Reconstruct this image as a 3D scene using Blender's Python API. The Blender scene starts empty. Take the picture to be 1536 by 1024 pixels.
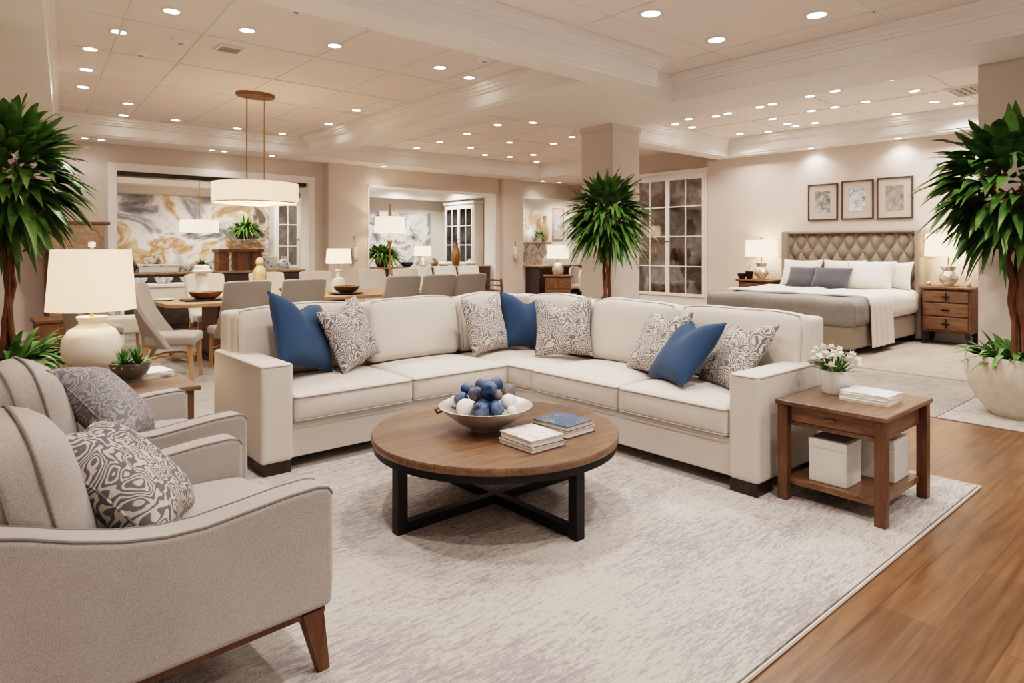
import bpy, math, random
from mathutils import Vector, Matrix, Euler
R = math.radians
PI = math.pi
rnd = random.Random(7)
scene = bpy.context.scene
COL = scene.collection

# ------------------------------------------------------------------ mesh builder
class MB:
    def __init__(s):
        s.v = []; s.f = []
    def add(s, vs, fs, M=None):
        b = len(s.v)
        if M is not None:
            vs = [tuple(M @ Vector(p)) for p in vs]
        s.v += [tuple(p) for p in vs]
        s.f += [tuple(i + b for i in f) for f in fs]
        return s
    def box(s, x0, x1, y0, y1, z0, z1, M=None):
        vs = [(x, y, z) for x in (x0, x1) for y in (y0, y1) for z in (z0, z1)]
        return s.add(vs, [(0, 1, 3, 2), (4, 6, 7, 5), (0, 4, 5, 1), (2, 3, 7, 6), (0, 2, 6, 4), (1, 5, 7, 3)], M)
    def rbox(s, c, size, r, n=1, fn=None, M=None):
        """box with rounded edges; fn(x,y,z in -1..1, p) may deform it"""
        hs = [a / 2 for a in size]
        r = min(r, min(hs) * .98)
        ax = []
        for h in hs:
            a = h - r
            inner = max(a - r * .6, a * .5)
            mid = [-inner + 2 * inner * i / n for i in range(n + 1)] if n > 0 else [0]
            pos = [-h, -a - r * .414, -a] + mid + [a, a + r * .414, h]
            ax.append(pos)
        idx = {}; vs = []; fs = []
        dim = [len(a) for a in ax]
        def vert(i, j, k):
            key = (i, j, k)
            if key not in idx:
                p = [ax[0][i], ax[1][j], ax[2][k]]
                q = [max(-(hs[t] - r), min(hs[t] - r, p[t])) for t in range(3)]
                d = Vector(p) - Vector(q)
                o = Vector(q) + d.normalized() * r
                if fn:
                    o = Vector(fn(o.x / hs[0], o.y / hs[1], o.z / hs[2], o))
                idx[key] = len(vs); vs.append((o.x + c[0], o.y + c[1], o.z + c[2]))
            return idx[key]
        X, Y, Z = dim
        for k in (0, Z - 1):
            for i in range(X - 1):
                for j in range(Y - 1):
                    q = [vert(i, j, k), vert(i + 1, j, k), vert(i + 1, j + 1, k), vert(i, j + 1, k)]
                    fs.append(q if k else q[::-1])
        for j in (0, Y - 1):
            for i in range(X - 1):
                for k in range(Z - 1):
                    q = [vert(i, j, k), vert(i + 1, j, k), vert(i + 1, j, k + 1), vert(i, j, k + 1)]
                    fs.append(q[::-1] if j else q)
        for i in (0, X - 1):
            for j in range(Y - 1):
                for k in range(Z - 1):
                    q = [vert(i, j, k), vert(i, j + 1, k), vert(i, j + 1, k + 1), vert(i, j, k + 1)]
                    fs.append(q if i else q[::-1])
        return s.add(vs, fs, M)
    def lathe(s, prof, c=(0, 0, 0), n=24, M=None, sx=1, sy=1):
        vs = []; fs = []; m = len(prof)
        for i in range(n):
            a = 2 * PI * i / n
            for (r, z) in prof:
                vs.append((c[0] + r * math.cos(a) * sx, c[1] + r * math.sin(a) * sy, c[2] + z))
        for i in range(n):
            j = (i + 1) % n
            for k in range(m - 1):
                fs.append((i * m + k, j * m + k, j * m + k + 1, i * m + k + 1))
        if prof[0][0] > 1e-5:
            fs.append(tuple(i * m for i in range(n))[::-1])
        if prof[-1][0] > 1e-5:
            fs.append(tuple(i * m + m - 1 for i in range(n)))
        return s.add(vs, fs, M)
    def shell(s, prof, c=(0, 0, 0), n=24, sx=1, sy=1):
        """closed lathe whose profile is a loop (no caps)"""
        vs = []; fs = []; m = len(prof)
        for i in range(n):
            a = 2 * PI * i / n
            for (r, z) in prof:
                vs.append((c[0] + r * math.cos(a) * sx, c[1] + r * math.sin(a) * sy, c[2] + z))
        for i in range(n):
            j = (i + 1) % n
            for k in range(m):
                l = (k + 1) % m
                fs.append((i * m + k, j * m + k, j * m + l, i * m + l))
        return s.add(vs, fs)
    def tube(s, pts, r, n=8, closed=False, M=None):
        pts = [Vector(p) for p in pts]; N = len(pts)
        rs = r if isinstance(r, (list, tuple)) else [r] * N
        vs = []; fs = []
        up = Vector((0, 0, 1))
        prev = None
        for i, p in enumerate(pts):
            if closed:
                t = pts[(i + 1) % N] - pts[i - 1]
            else:
                t = pts[min(i + 1, N - 1)] - pts[max(i - 1, 0)]
            t.normalize()
            if prev is None:
                a = up if abs(t.z) < .9 else Vector((1, 0, 0))
                u = t.cross(a).normalized()
            else:
                u = (prev - t * prev.dot(t)).normalized()
            prev = u
            w = t.cross(u)
            for k in range(n):
                an = 2 * PI * k / n
                vs.append(p + (u * math.cos(an) + w * math.sin(an)) * rs[i])
        for i in range(N if closed else N - 1):
            j = (i + 1) % N
            for k in range(n):
                l = (k + 1) % n
                fs.append((i * n + k, i * n + l, j * n + l, j * n + k))
        if not closed:
            fs.append(tuple(range(n))[::-1]); fs.append(tuple((N - 1) * n + k for k in range(n)))
        return s.add(vs, fs, M)
    def bar(s, a, b, w0, w1, d0=None, d1=None):
        """tapered square bar between two points"""
        a = Vector(a); b = Vector(b)
        d0 = d0 or w0; d1 = d1 or w1
        t = (b - a).normalized()
        u = Vector((1, 0, 0)) if abs(t.z) > .6 else t.cross(Vector((0, 0, 1))).normalized()
        if abs(t.z) > .6:
            w = Vector((0, 1, 0))
        else:
            w = Vector((0, 0, 1))
        vs = []
        for p, x, y in ((a, w0, d0), (b, w1, d1)):
            for sx, sy in ((-1, -1), (1, -1), (1, 1), (-1, 1)):
                vs.append(p + u * sx * x / 2 + w * sy * y / 2)
        return s.add(vs, [(0, 3, 2, 1), (4, 5, 6, 7), (0, 1, 5, 4), (1, 2, 6, 5), (2, 3, 7, 6), (3, 0, 4, 7)])
    def prism(s, poly, axis, lo, hi, M=None):
        n = len(poly); vs = []
        for h in (lo, hi):
            for (a, b) in poly:
                vs.append((h, a, b) if axis == 'x' else (a, h, b) if axis == 'y' else (a, b, h))
        fs = [tuple(range(n)), tuple(range(2 * n - 1, n - 1, -1))]
        for i in range(n):
            j = (i + 1) % n
            fs.append((i, i + n, j + n, j))
        return s.add(vs, fs, M)
    def leaf(s, p, d, L, W, droop, fold=.25, seg=6, curl=0):
        p = Vector(p); d = Vector(d).normalized()
        side = d.cross(Vector((0, 0, 1)))
        if side.length < .05: side = Vector((1, 0, 0))
        side.normalize()
        vs = []; fs = []
        for i in range(seg + 1):
            t = i / seg
            q = p + d * (L * t) + Vector((0, 0, -droop * L * t * t))
            w = W * .5 * max(0, math.sin(PI * min(1, .06 + .94 * t ** .75))) if i < seg else 0
            tang = (d + Vector((0, 0, -2 * droop * t))).normalized()
            nrm = side.cross(tang).normalized()
            sd = (side + nrm * curl * math.sin(t * 5)).normalized()
            vs += [q - sd * w + nrm * w * fold, q, q + sd * w + nrm * w * fold]
            if i:
                b = 3 * (i - 1)
                fs += [(b, b + 1, b + 4, b + 3), (b + 1, b + 2, b + 5, b + 4)]
        return s.add(vs, fs)
    def grid(s, fn, nu, nv, closed_u=False):
        vs = [fn(i / nu, j / nv) for i in range(nu + 1) for j in range(nv + 1)]
        fs = [(i * (nv + 1) + j, (i + 1) * (nv + 1) + j, (i + 1) * (nv + 1) + j + 1, i * (nv + 1) + j + 1) for i in range(nu) for j in range(nv)]
        return s.add(vs, fs)
    def sheet(s, fn, nu, nv, th):
        """thick sheet: fn(u,v)->(point, normal)"""
        A = []; B = []
        for i in range(nu + 1):
            for j in range(nv + 1):
                p, n = fn(i / nu, j / nv)
                A.append(Vector(p)); B.append(Vector(p) - Vector(n) * th)
        N = len(A); w = nv + 1
        fs = []
        for i in range(nu):
            for j in range(nv):
                a, b, c_, d = i * w + j, (i + 1) * w + j, (i + 1) * w + j + 1, i * w + j + 1
                fs.append((a, b, c_, d)); fs.append((N + d, N + c_, N + b, N + a))
        for i in range(nu):
            for j in (0, nv):
                a, b = i * w + j, (i + 1) * w + j
                fs.append((a, N + a, N + b, b) if j == 0 else (b, N + b, N + a, a))
        for j in range(nv):
            for i in (0, nu):
                a, b = i * w + j, i * w + j + 1
                fs.append((b, N + b, N + a, a) if i == 0 else (a, N + a, N + b, b))
        return s.add(A + B, fs)
    def mesh(s, name, mat, smooth=True, angle=42):
        me = bpy.data.meshes.new(name)
        me.from_pydata(s.v, [], s.f)
        import bmesh
        bm = bmesh.new(); bm.from_mesh(me)
        bmesh.ops.recalc_face_normals(bm, faces=bm.faces)
        bm.to_mesh(me); bm.free()
        if smooth:
            me.polygons.foreach_set('use_smooth', [True] * len(me.polygons))
            me.set_sharp_from_angle(angle=R(angle))
        if mat: me.materials.append(mat)
        me.update()
        return me
    def obj(s, name, mat, parent=None, smooth=True, angle=42, bevel=0, loc=None):
        o = bpy.data.objects.new(name, s.mesh(name, mat, smooth, angle))
        COL.objects.link(o)
        if parent: o.parent = parent
        if loc: o.location = loc
        if bevel:
            m = o.modifiers.new('Bevel', 'BEVEL'); m.width = bevel; m.segments = 3; m.limit_method = 'ANGLE'; m.angle_limit = R(35)
            w = o.modifiers.new('WN', 'WEIGHTED_NORMAL'); w.keep_sharp = False
        return o

def thing(name, label, cat, loc=(0, 0, 0), rz=0, group=None):
    o = bpy.data.objects.new(name, None); COL.objects.link(o)
    o.empty_display_size = .1
    o.location = loc; o.rotation_euler = (0, 0, rz)
    return tag(o, label, cat, group)
def tag(o, label, cat, group=None, kind=None):
    o['label'] = label; o['category'] = cat
    if group: o['group'] = group
    if kind: o['kind'] = kind
    return o
def struct(name, mb, m, smooth=False, bevel=0):
    o = mb.obj(name, m, smooth=smooth, bevel=bevel); o['kind'] = 'structure'; return o
def dup(root, loc=None, rot=None, label=None, group=None, scale=None):
    r = root.copy(); COL.objects.link(r)
    if loc is not None: r.location = loc
    if rot is not None: r.rotation_euler = rot if isinstance(rot, (tuple, list)) else (0, 0, rot)
    if label: r['label'] = label
    if group: r['group'] = group
    if scale: r.scale = scale
    def rec(src, dst):
        for ch in [o for o in COL.objects if o.parent == src]:
            c = ch.copy(); COL.objects.link(c); c.parent = dst
            rec(ch, c)
    rec(root, r)
    return r

# ------------------------------------------------------------------ materials
def newmat(name):
    m = bpy.data.materials.new(name); m.use_nodes = True
    nt = m.node_tree; b = nt.nodes['Principled BSDF']
    return m, nt, b
def N(nt, t, **kw):
    n = nt.nodes.new(t)
    for k, v in kw.items():
        if k in n.inputs: n.inputs[k].default_value = v
        else: setattr(n, k, v)
    return n
def ramp(nt, fac, stops):
    r = nt.nodes.new('ShaderNodeValToRGB')
    el = r.color_ramp.elements
    while len(el) < len(stops): el.new(.5)
    for e, (p, c) in zip(el, stops):
        e.position = p; e.color = (*c, 1) if len(c) == 3 else c
    nt.links.new(fac, r.inputs[0])
    return r.outputs[0]
def coords(nt, scale=(1, 1, 1), kind='Object', rot=(0, 0, 0)):
    tc = nt.nodes.new('ShaderNodeTexCoord'); mp = nt.nodes.new('ShaderNodeMapping')
    mp.inputs['Scale'].default_value = scale; mp.inputs['Rotation'].default_value = rot
    nt.links.new(tc.outputs[kind], mp.inputs[0]); return mp.outputs[0]
def noise(nt, vec, scale, detail=3, rough=.55, dist=0):
    n = N(nt, 'ShaderNodeTexNoise', Scale=scale, Detail=detail, Roughness=rough, Distortion=dist)
    nt.links.new(vec, n.inputs['Vector']); return n.outputs['Fac']
def bump(nt, b, h, strength=.3, dist=.01):
    n = N(nt, 'ShaderNodeBump', Strength=strength, Distance=dist)
    nt.links.new(h, n.inputs['Height']); nt.links.new(n.outputs[0], b.inputs['Normal'])
def plain(name, c, rough=.5, metal=0, var=.06, vscale=6, bmp=0, bscale=120, emit=None, sheen=0, coat=0):
    m, nt, b = newmat(name)
    v = coords(nt)
    lo = tuple(max(0, x * (1 - var)) for x in c); hi = tuple(min(1, x * (1 + var)) for x in c)
    nt.links.new(ramp(nt, noise(nt, v, vscale), [(.3, lo), (.7, hi)]), b.inputs['Base Color'])
    b.inputs['Roughness'].default_value = rough; b.inputs['Metallic'].default_value = metal
    if bmp: bump(nt, b, noise(nt, v, bscale, 2), bmp, .004)
    if sheen:
        b.inputs['Sheen Weight'].default_value = sheen; b.inputs['Sheen Roughness'].default_value = .5
    if coat: b.inputs['Coat Weight'].default_value = coat
    if emit:
        b.inputs['Emission Color'].default_value = (*emit[:3], 1); b.inputs['Emission Strength'].default_value = emit[3]
    return m
def fabric(name, c, var=.12, scale=260, bmp=.25, sheen=.15, broad=.05):
    m, nt, b = newmat(name)
    v = coords(nt)
    f = noise(nt, v, scale, 2, .6); g = noise(nt, v, 3.0, 3)
    k = nt.nodes.new('ShaderNodeMath'); k.operation = 'MULTIPLY_ADD'; k.inputs[1].default_value = .35
    nt.links.new(g, k.inputs[0]); nt.links.new(f, k.inputs[2])
    lo = tuple(x * (1 - var) for x in c); hi = tuple(min(1, x * (1 + var)) for x in c)
    nt.links.new(ramp(nt, k.outputs[0], [(.45, lo), (.9, hi)]), b.inputs['Base Color'])
    b.inputs['Roughness'].default_value = .92; b.inputs['Specular IOR Level'].default_value = .2
    b.inputs['Sheen Weight'].default_value = sheen
    bump(nt, b, f, bmp, .003)
    return m
def wood(name, c1, c2, scale=(1.5, 14, 14), rough=.42, detail=6, bmp=.08, coat=.0, boards=0):
    m, nt, b = newmat(name)
    v = coords(nt, scale)
    f = noise(nt, v, 2.2, detail, .62, .9)
    mid = tuple((a + d) / 2 for a, d in zip(c1, c2))
    c = ramp(nt, f, [(.3, c1), (.5, mid), (.7, c2)])
    if boards:
        br = N(nt, 'ShaderNodeTexBrick', Scale=1.0); br.offset = .43
        br.inputs['Color1'].default_value = (.26, .26, .26, 1); br.inputs['Color2'].default_value = (.72, .72, .72, 1); br.inputs['Mortar'].default_value = (.3, .3, .3, 1)
        br.inputs['Mortar Size'].default_value = .0012; br.inputs['Brick Width'].default_value = .9; br.inputs['Row Height'].default_value = boards
        nt.links.new(coords(nt), br.inputs['Vector'])
        mx = nt.nodes.new('ShaderNodeMix'); mx.data_type = 'RGBA'; mx.blend_type = 'OVERLAY'; mx.inputs['Factor'].default_value = .7
        nt.links.new(c, mx.inputs[6]); nt.links.new(br.outputs['Color'], mx.inputs[7]); c = mx.outputs[2]
    nt.links.new(c, b.inputs['Base Color'])
    b.inputs['Roughness'].default_value = rough
    if coat: b.inputs['Coat Weight'].default_value = coat; b.inputs['Coat Roughness'].default_value = .25
    bump(nt, b, f, bmp, .004)
    return m
def pattern(name, dark, light, scale=9, freq=42, mix=.5, nscale=9):
    m, nt, b = newmat(name)
    v = coords(nt, (1, 1, .35))
    dn = N(nt, 'ShaderNodeTexNoise', Scale=6.0, Detail=2.0)
    nt.links.new(v, dn.inputs['Vector'])
    mx = nt.nodes.new('ShaderNodeMix'); mx.data_type = 'VECTOR'; mx.inputs['Factor'].default_value = .09
    nt.links.new(v, mx.inputs[4]); nt.links.new(dn.outputs['Color'], mx.inputs[5])
    vo = N(nt, 'ShaderNodeTexVoronoi', Scale=float(scale)); vo.feature = 'DISTANCE_TO_EDGE'
    nt.links.new(mx.outputs[1], vo.inputs['Vector'])
    a0 = nt.nodes.new('ShaderNodeMath'); a0.operation = 'MULTIPLY'; a0.inputs[1].default_value = freq
    nt.links.new(vo.outputs['Distance'], a0.inputs[0])
    n1 = noise(nt, v, nscale, 1.2)
    a = nt.nodes.new('ShaderNodeMath'); a.operation = 'MULTIPLY_ADD'; a.inputs[1].default_value = mix
    nt.links.new(n1, a.inputs[0]); nt.links.new(a0.outputs[0], a.inputs[2])
    sn = nt.nodes.new('ShaderNodeMath'); sn.operation = 'SINE'; nt.links.new(a.outputs[0], sn.inputs[0])
    n2 = noise(nt, v, 11, 1.5)
    ad = nt.nodes.new('ShaderNodeMath'); ad.operation = 'MULTIPLY_ADD'; ad.inputs[1].default_value = 1.1
    nt.links.new(n2, ad.inputs[0]); nt.links.new(sn.outputs[0], ad.inputs[2])
    c = ramp(nt, ad.outputs[0], [(.40, light), (.50, tuple((x * .4 + y * .6) for x, y in zip(dark, light))), (.62, dark)])
    nt.links.new(c, b.inputs['Base Color'])
    b.inputs['Roughness'].default_value = .9; b.inputs['Specular IOR Level'].default_value = .2
    bump(nt, b, noise(nt, v, 300, 2), .2, .003)
    return m
def art(name, stops, scale=1.5, dist=2.0, emit=0, rough=.5, sc=(1, 1, 1)):
    m, nt, b = newmat(name)
    v = coords(nt, sc)
    f = noise(nt, v, scale, 5, .6, dist)
    c = ramp(nt, f, stops)
    nt.links.new(c, b.inputs['Base Color']); b.inputs['Roughness'].default_value = rough
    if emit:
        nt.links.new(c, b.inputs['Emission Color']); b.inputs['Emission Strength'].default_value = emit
    return m
def glassmat(name, tint=(1, 1, 1), refl=.12, k=1.0):
    m = bpy.data.materials.new(name); m.use_nodes = True
    nt = m.node_tree; nt.nodes.clear()
    out = nt.nodes.new('ShaderNodeOutputMaterial'); mix = nt.nodes.new('ShaderNodeMixShader')
    tr = N(nt, 'ShaderNodeBsdfTransparent'); tr.inputs[0].default_value = (*tint, 1)
    gl = N(nt, 'ShaderNodeBsdfGlossy'); gl.inputs['Roughness'].default_value = .04
    fr = N(nt, 'ShaderNodeFresnel', IOR=1.45)
    ad = nt.nodes.new('ShaderNodeMath'); ad.operation = 'MULTIPLY_ADD'; ad.inputs[1].default_value = k; ad.inputs[2].default_value = refl * .5
    nt.links.new(fr.outputs[0], ad.inputs[0]); nt.links.new(ad.outputs[0], mix.inputs[0])
    nt.links.new(tr.outputs[0], mix.inputs[1]); nt.links.new(gl.outputs[0], mix.inputs[2]); nt.links.new(mix.outputs[0], out.inputs[0])
    return m
def shademat(name, col, emit):
    m = bpy.data.materials.new(name); m.use_nodes = True
    nt = m.node_tree; nt.nodes.clear()
    out = nt.nodes.new('ShaderNodeOutputMaterial')
    d = N(nt, 'ShaderNodeBsdfDiffuse'); t = N(nt, 'ShaderNodeBsdfTranslucent'); e = N(nt, 'ShaderNodeEmission')
    v = coords(nt, (220, 220, 3)); f = noise(nt, v, 1.0, 2)
    c = ramp(nt, f, [(.3, tuple(x * .93 for x in col)), (.7, col)])
    nt.links.new(c, d.inputs[0]); nt.links.new(c, t.inputs[0]); nt.links.new(c, e.inputs[0]); e.inputs[1].default_value = emit
    a = nt.nodes.new('ShaderNodeMixShader'); a.inputs[0].default_value = .45
    nt.links.new(d.outputs[0], a.inputs[1]); nt.links.new(t.outputs[0], a.inputs[2])
    s = nt.nodes.new('ShaderNodeAddShader'); nt.links.new(a.outputs[0], s.inputs[0]); nt.links.new(e.outputs[0], s.inputs[1])
    nt.links.new(s.outputs[0], out.inputs[0])
    return m
def leafmat(name, dark, light):
    m, nt, b = newmat(name)
    v = coords(nt)
    nt.links.new(ramp(nt, noise(nt, v, 9, 3), [(.3, dark), (.7, light)]), b.inputs['Base Color'])
    b.inputs['Roughness'].default_value = .38; b.inputs['Specular IOR Level'].default_value = .45
    return m

M = {}
M['wall'] = plain('wall_paint', (.68, .595, .535), .85, var=.02, vscale=1.5)
M['wall_far'] = plain('far_wall_paint', (.72, .68, .63), .85, var=.02, vscale=1.5)
M['ceil'] = plain('ceiling_paint', (.88, .80, .76), .7, var=.025, vscale=1.2)
M['trim'] = plain('trim_paint', (.90, .86, .825), .6, var=.015, vscale=2)
M['white'] = plain('white_paint', (.82, .79, .75), .5, var=.02)
M['sofa'] = fabric('ivory_upholstery', (.63, .572, .515), .05, 240, .22, .15)
M['sofa_pipe'] = fabric('ivory_piping', (.40, .36, .32), .05, 240, .2)
M['chair'] = fabric('grey_beige_tweed', (.42, .38, .35), .22, 330, .5, .12)
M['chair_pipe'] = fabric('grey_piping', (.22, .20, .185), .1, 240, .2)
M['dchair'] = fabric('dining_chair_fabric', (.33, .295, .26), .06, 200, .15)
M['dchair_light'] = fabric('pale_dining_chair_fabric', (.62, .575, .525), .05, 200, .15)
M['blue'] = fabric('blue_linen', (.034, .066, .125), .16, 260, .25, .1)
M['grey_cush'] = fabric('slate_velvet', (.095, .095, .108), .14, 180, .2, .3)
M['linen'] = fabric('white_linen', (.80, .755, .70), .03, 160, .15)
M['coverlet'] = fabric('silver_satin', (.27, .25, .232), .1, 24, .1, .1)
M['tuft'] = fabric('taupe_linen', (.30, .25, .20), .08, 220, .15, .2)
M['pat'] = pattern('damask_print', (.15, .145, .155), (.58, .53, .47), 20, 30, 3)
M['pat2'] = pattern('scroll_print', (.14, .135, .145), (.52, .475, .42), 14, 24, 70, 13)
M['pat3'] = pattern('faded_grey_print', (.17, .17, .195), (.33, .31, .295), 18, 24, 60, 14)
M['walnut'] = wood('walnut', (.085, .045, .025), (.20, .115, .066), (2, 16, 16), .38, coat=.2, boards=.145)
M['walnut_y'] = wood('walnut_along_y', (.115, .056, .026), (.255, .142, .075), (16, 2, 16), .38, coat=.2)
M['walnut_z'] = wood('walnut_upright', (.085, .04, .019), (.18, .092, .046), (16, 16, 2), .42)
M['rail'] = wood('rail_wood', (.085, .036, .016), (.17, .08, .037), (16, 16, 2), .45)
M['rustic'] = wood('rustic_wood', (.10, .05, .024), (.24, .13, .066), (9, 3, 9), .5)
M['rustic_pale'] = wood('weathered_wood', (.24, .15, .09), (.46, .33, .23), (4, 4, 12), .7)
M['oak'] = wood('light_oak', (.30, .18, .095), (.46, .30, .175), (2, 12, 12), .45)
M['oakleg'] = wood('oak_leg', (.38, .20, .09), (.56, .34, .17), (12, 12, 2), .45)
M['black'] = plain('black_metal', (.018, .016, .015), .42, .4, var=.15)
M['espresso'] = wood('espresso_wood', (.018, .012, .010), (.05, .035, .028), (8, 8, 2), .4)
M['darkpanel'] = wood('dark_panel', (.045, .036, .032), (.10, .08, .07), (3, 8, 8), .4)
M['brass'] = plain('aged_brass', (.50, .33, .16), .3, .9, var=.08)
M['bronze'] = plain('bronze', (.28, .17, .09), .4, .8, var=.1)
M['chrome'] = plain('polished_metal', (.75, .74, .72), .15, 1, var=.03)
M['ceramic'] = plain('ivory_ceramic', (.80, .74, .66), .38, var=.05, vscale=5, coat=.2)
M['stoneware'] = plain('sand_stoneware', (.66, .58, .49), .7, var=.07, vscale=14, bmp=.25, bscale=30)
M['greyceramic'] = plain('dark_grey_ceramic', (.14, .125, .11), .35, var=.25, vscale=9, coat=.3)
M['bowl'] = plain('silver_bowl_metal', (.62, .58, .54), .32, .55, var=.12, vscale=7)
M['soil'] = plain('soil', (.05, .032, .02), .95, var=.4, vscale=30, bmp=.6, bscale=40)
M['leaf'] = leafmat('leaf_green', (.035, .10, .02), (.155, .285, .065))
M['leaf2'] = leafmat('leaf_deep_green', (.03, .085, .018), (.125, .24, .055))
M['grass'] = leafmat('grass_green', (.045, .14, .028), (.17, .34, .08))
M['bark'] = wood('bark', (.09, .04, .02), (.24, .12, .06), (10, 10, 3), .85, bmp=.4)
M['petal'] = plain('white_petals', (.88, .82, .76), .6, var=.06, vscale=20)
M['ballblue'] = art('mottled_blue_glaze', [(.40, (.012, .02, .05)), (.48, (.03, .07, .16)), (.56, (.06, .125, .25)), (.63, (.20, .185, .18))], 9, .6, rough=.35)
M['ballgrey'] = art('mottled_grey_blue_glaze', [(.42, (.03, .07, .16)), (.49, (.12, .115, .115)), (.62, (.24, .21, .195))], 8, .6, rough=.4)
M['ballwhite'] = plain('white_stone', (.86, .82, .78), .6, var=.05, vscale=20)
M['paper'] = plain('paper_edges', (.78, .73, .66), .8, var=.06, vscale=60)
M['cover_white'] = art('white_cover_art', [(.0, (.80, .77, .73)), (.52, (.80, .77, .73)), (.565, (.60, .42, .28)), (.60, (.75, .72, .69)), (.65, (.16, .22, .32))], 9, .8)
M['cover_blue'] = art('blue_cover_art', [(.38, (.03, .07, .16)), (.47, (.06, .14, .29)), (.52, (.06, .055, .06)), (.60, (.16, .15, .15)), (.68, (.42, .42, .42))], 11, 1.0)
M['cover_grey'] = art('grey_cover_art', [(.5, (.86, .84, .82)), (.6, (.75, .73, .71)), (.66, (.35, .34, .34))], 6, .8)
M['cover_plain'] = plain('dark_cover', (.07, .075, .09), .5)
M['cover_cream'] = plain('cream_cover', (.72, .64, .54), .6)
M['boxwhite'] = plain('whitewashed_box', (.76, .73, .69), .6, var=.04, vscale=10)
M['boxlid'] = plain('grey_box_lid', (.52, .49, .46), .5, var=.05)
M['glass'] = glassmat('clear_glass')
M['glass_matt'] = glassmat('non_reflective_picture_glass', (1, 1, 1), .01, .15)
M['mercury'] = plain('mercury_glass', (.66, .60, .54), .16, .6, var=.25, vscale=22, coat=.4)
M['shade'] = shademat('linen_lampshade', (.92, .80, .67), .22)
M['shade_hot'] = shademat('bright_lampshade', (1.0, .86, .71), .55)
M['lens'] = plain('downlight_lens', (1, 1, 1), .5, emit=(1, .93, .84, 14))
M['bulb'] = plain('frosted_bulb', (1, 1, 1), .5, emit=(1, .84, .64, 9))
M['cabinet_in'] = art('cabinet_interior', [(.35, (.11, .08, .06)), (.5, (.24, .19, .15)), (.62, (.42, .36, .31))], 2.2, 1.2, emit=.12)  # back panel emits a little light in place of cabinet lighting
M['mat_board'] = plain('picture_mat', (.60, .52, .45), .8, var=.02)
M['print_a'] = art('botanical_print_a', [(.40, (.52, .50, .48)), (.50, (.28, .27, .25)), (.62, (.14, .13, .13))], 14, .8)
M['print_b'] = art('botanical_print_b', [(.46, (.72, .74, .77)), (.54, (.42, .44, .47)), (.64, (.22, .20, .18))], 14, .8)
M['print_c'] = art('botanical_print_c', [(.40, (.44, .40, .37)), (.52, (.31, .28, .26)), (.64, (.20, .18, .16))], 14, .8)
M['frame_dark'] = wood('dark_picture_frame', (.05, .035, .028), (.11, .08, .065), (8, 8, 8), .4)
M['mural_warm'] = art('abstract_landscape_mural', [(.34, (.07, .065, .07)), (.42, (.27, .26, .27)), (.465, (.66, .63, .60)), (.51, (.76, .72, .68)), (.54, (.60, .42, .28)), (.585, (.33, .17, .075)), (.625, (.64, .54, .45)), (.68, (.10, .075, .06))], .8, .9, emit=.05, sc=(1, 1, 1.6))  # faint emission brightens the mural, which is no lamp
M['mural_grey'] = art('grey_mountain_mural', [(.36, (.07, .07, .08)), (.44, (.34, .33, .33)), (.49, (.72, .71, .70)), (.57, (.74, .73, .72)), (.63, (.28, .27, .27))], .9, 1.4, emit=.05, sc=(1.2, 1, 1.5))  # slight glow added to the mural's own colours
M['mural_brown'] = art('stone_wall_art', [(.36, (.80, .74, .68)), (.47, (.52, .33, .18)), (.54, (.80, .76, .72)), (.62, (.25, .16, .1)), (.7, (.70, .62, .55))], 1.7, 1.6, emit=.1)  # wall art also glows a little, without a light source
M['bluewhite'] = art('blue_white_glaze', [(.45, (.80, .79, .77)), (.55, (.75, .76, .78)), (.6, (.12, .24, .46))], 14, .4, rough=.25)
M['grille'] = plain('vent_grey', (.42, .37, .33), .6)
M['alabaster'] = plain('alabaster', (.52, .36, .23), .5, var=.25, vscale=30)

# wood floor
def floor_mat():
    m, nt, b = newmat('oak_plank_floor')
    v = coords(nt)
    br = N(nt, 'ShaderNodeTexBrick', Scale=1.0)
    br.inputs['Color1'].default_value = (.30, .30, .30, 1); br.inputs['Color2'].default_value = (.68, .68, .68, 1)
    br.inputs['Mortar'].default_value = (.12, .12, .12, 1); br.inputs['Mortar Size'].default_value = .0022
    br.inputs['Brick Width'].default_value = 1.7; br.inputs['Row Height'].default_value = .2; br.offset = .37
    nt.links.new(v, br.inputs['Vector'])
    g = noise(nt, coords(nt, (1.1, 17, 1)), 1.6, 8, .62, .7)
    c = ramp(nt, g, [(.28, (.085, .040, .018)), (.5, (.155, .076, .035)), (.74, (.235, .123, .06))])
    mx = nt.nodes.new('ShaderNodeMix'); mx.data_type = 'RGBA'; mx.blend_type = 'OVERLAY'; mx.inputs['Factor'].default_value = .55
    nt.links.new(c, mx.inputs[6]); nt.links.new(br.outputs['Color'], mx.inputs[7])
    nt.links.new(mx.outputs[2], b.inputs['Base Color'])
    b.inputs['Roughness'].default_value = .33
    bump(nt, b, g, .06, .004)
    return m
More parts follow.
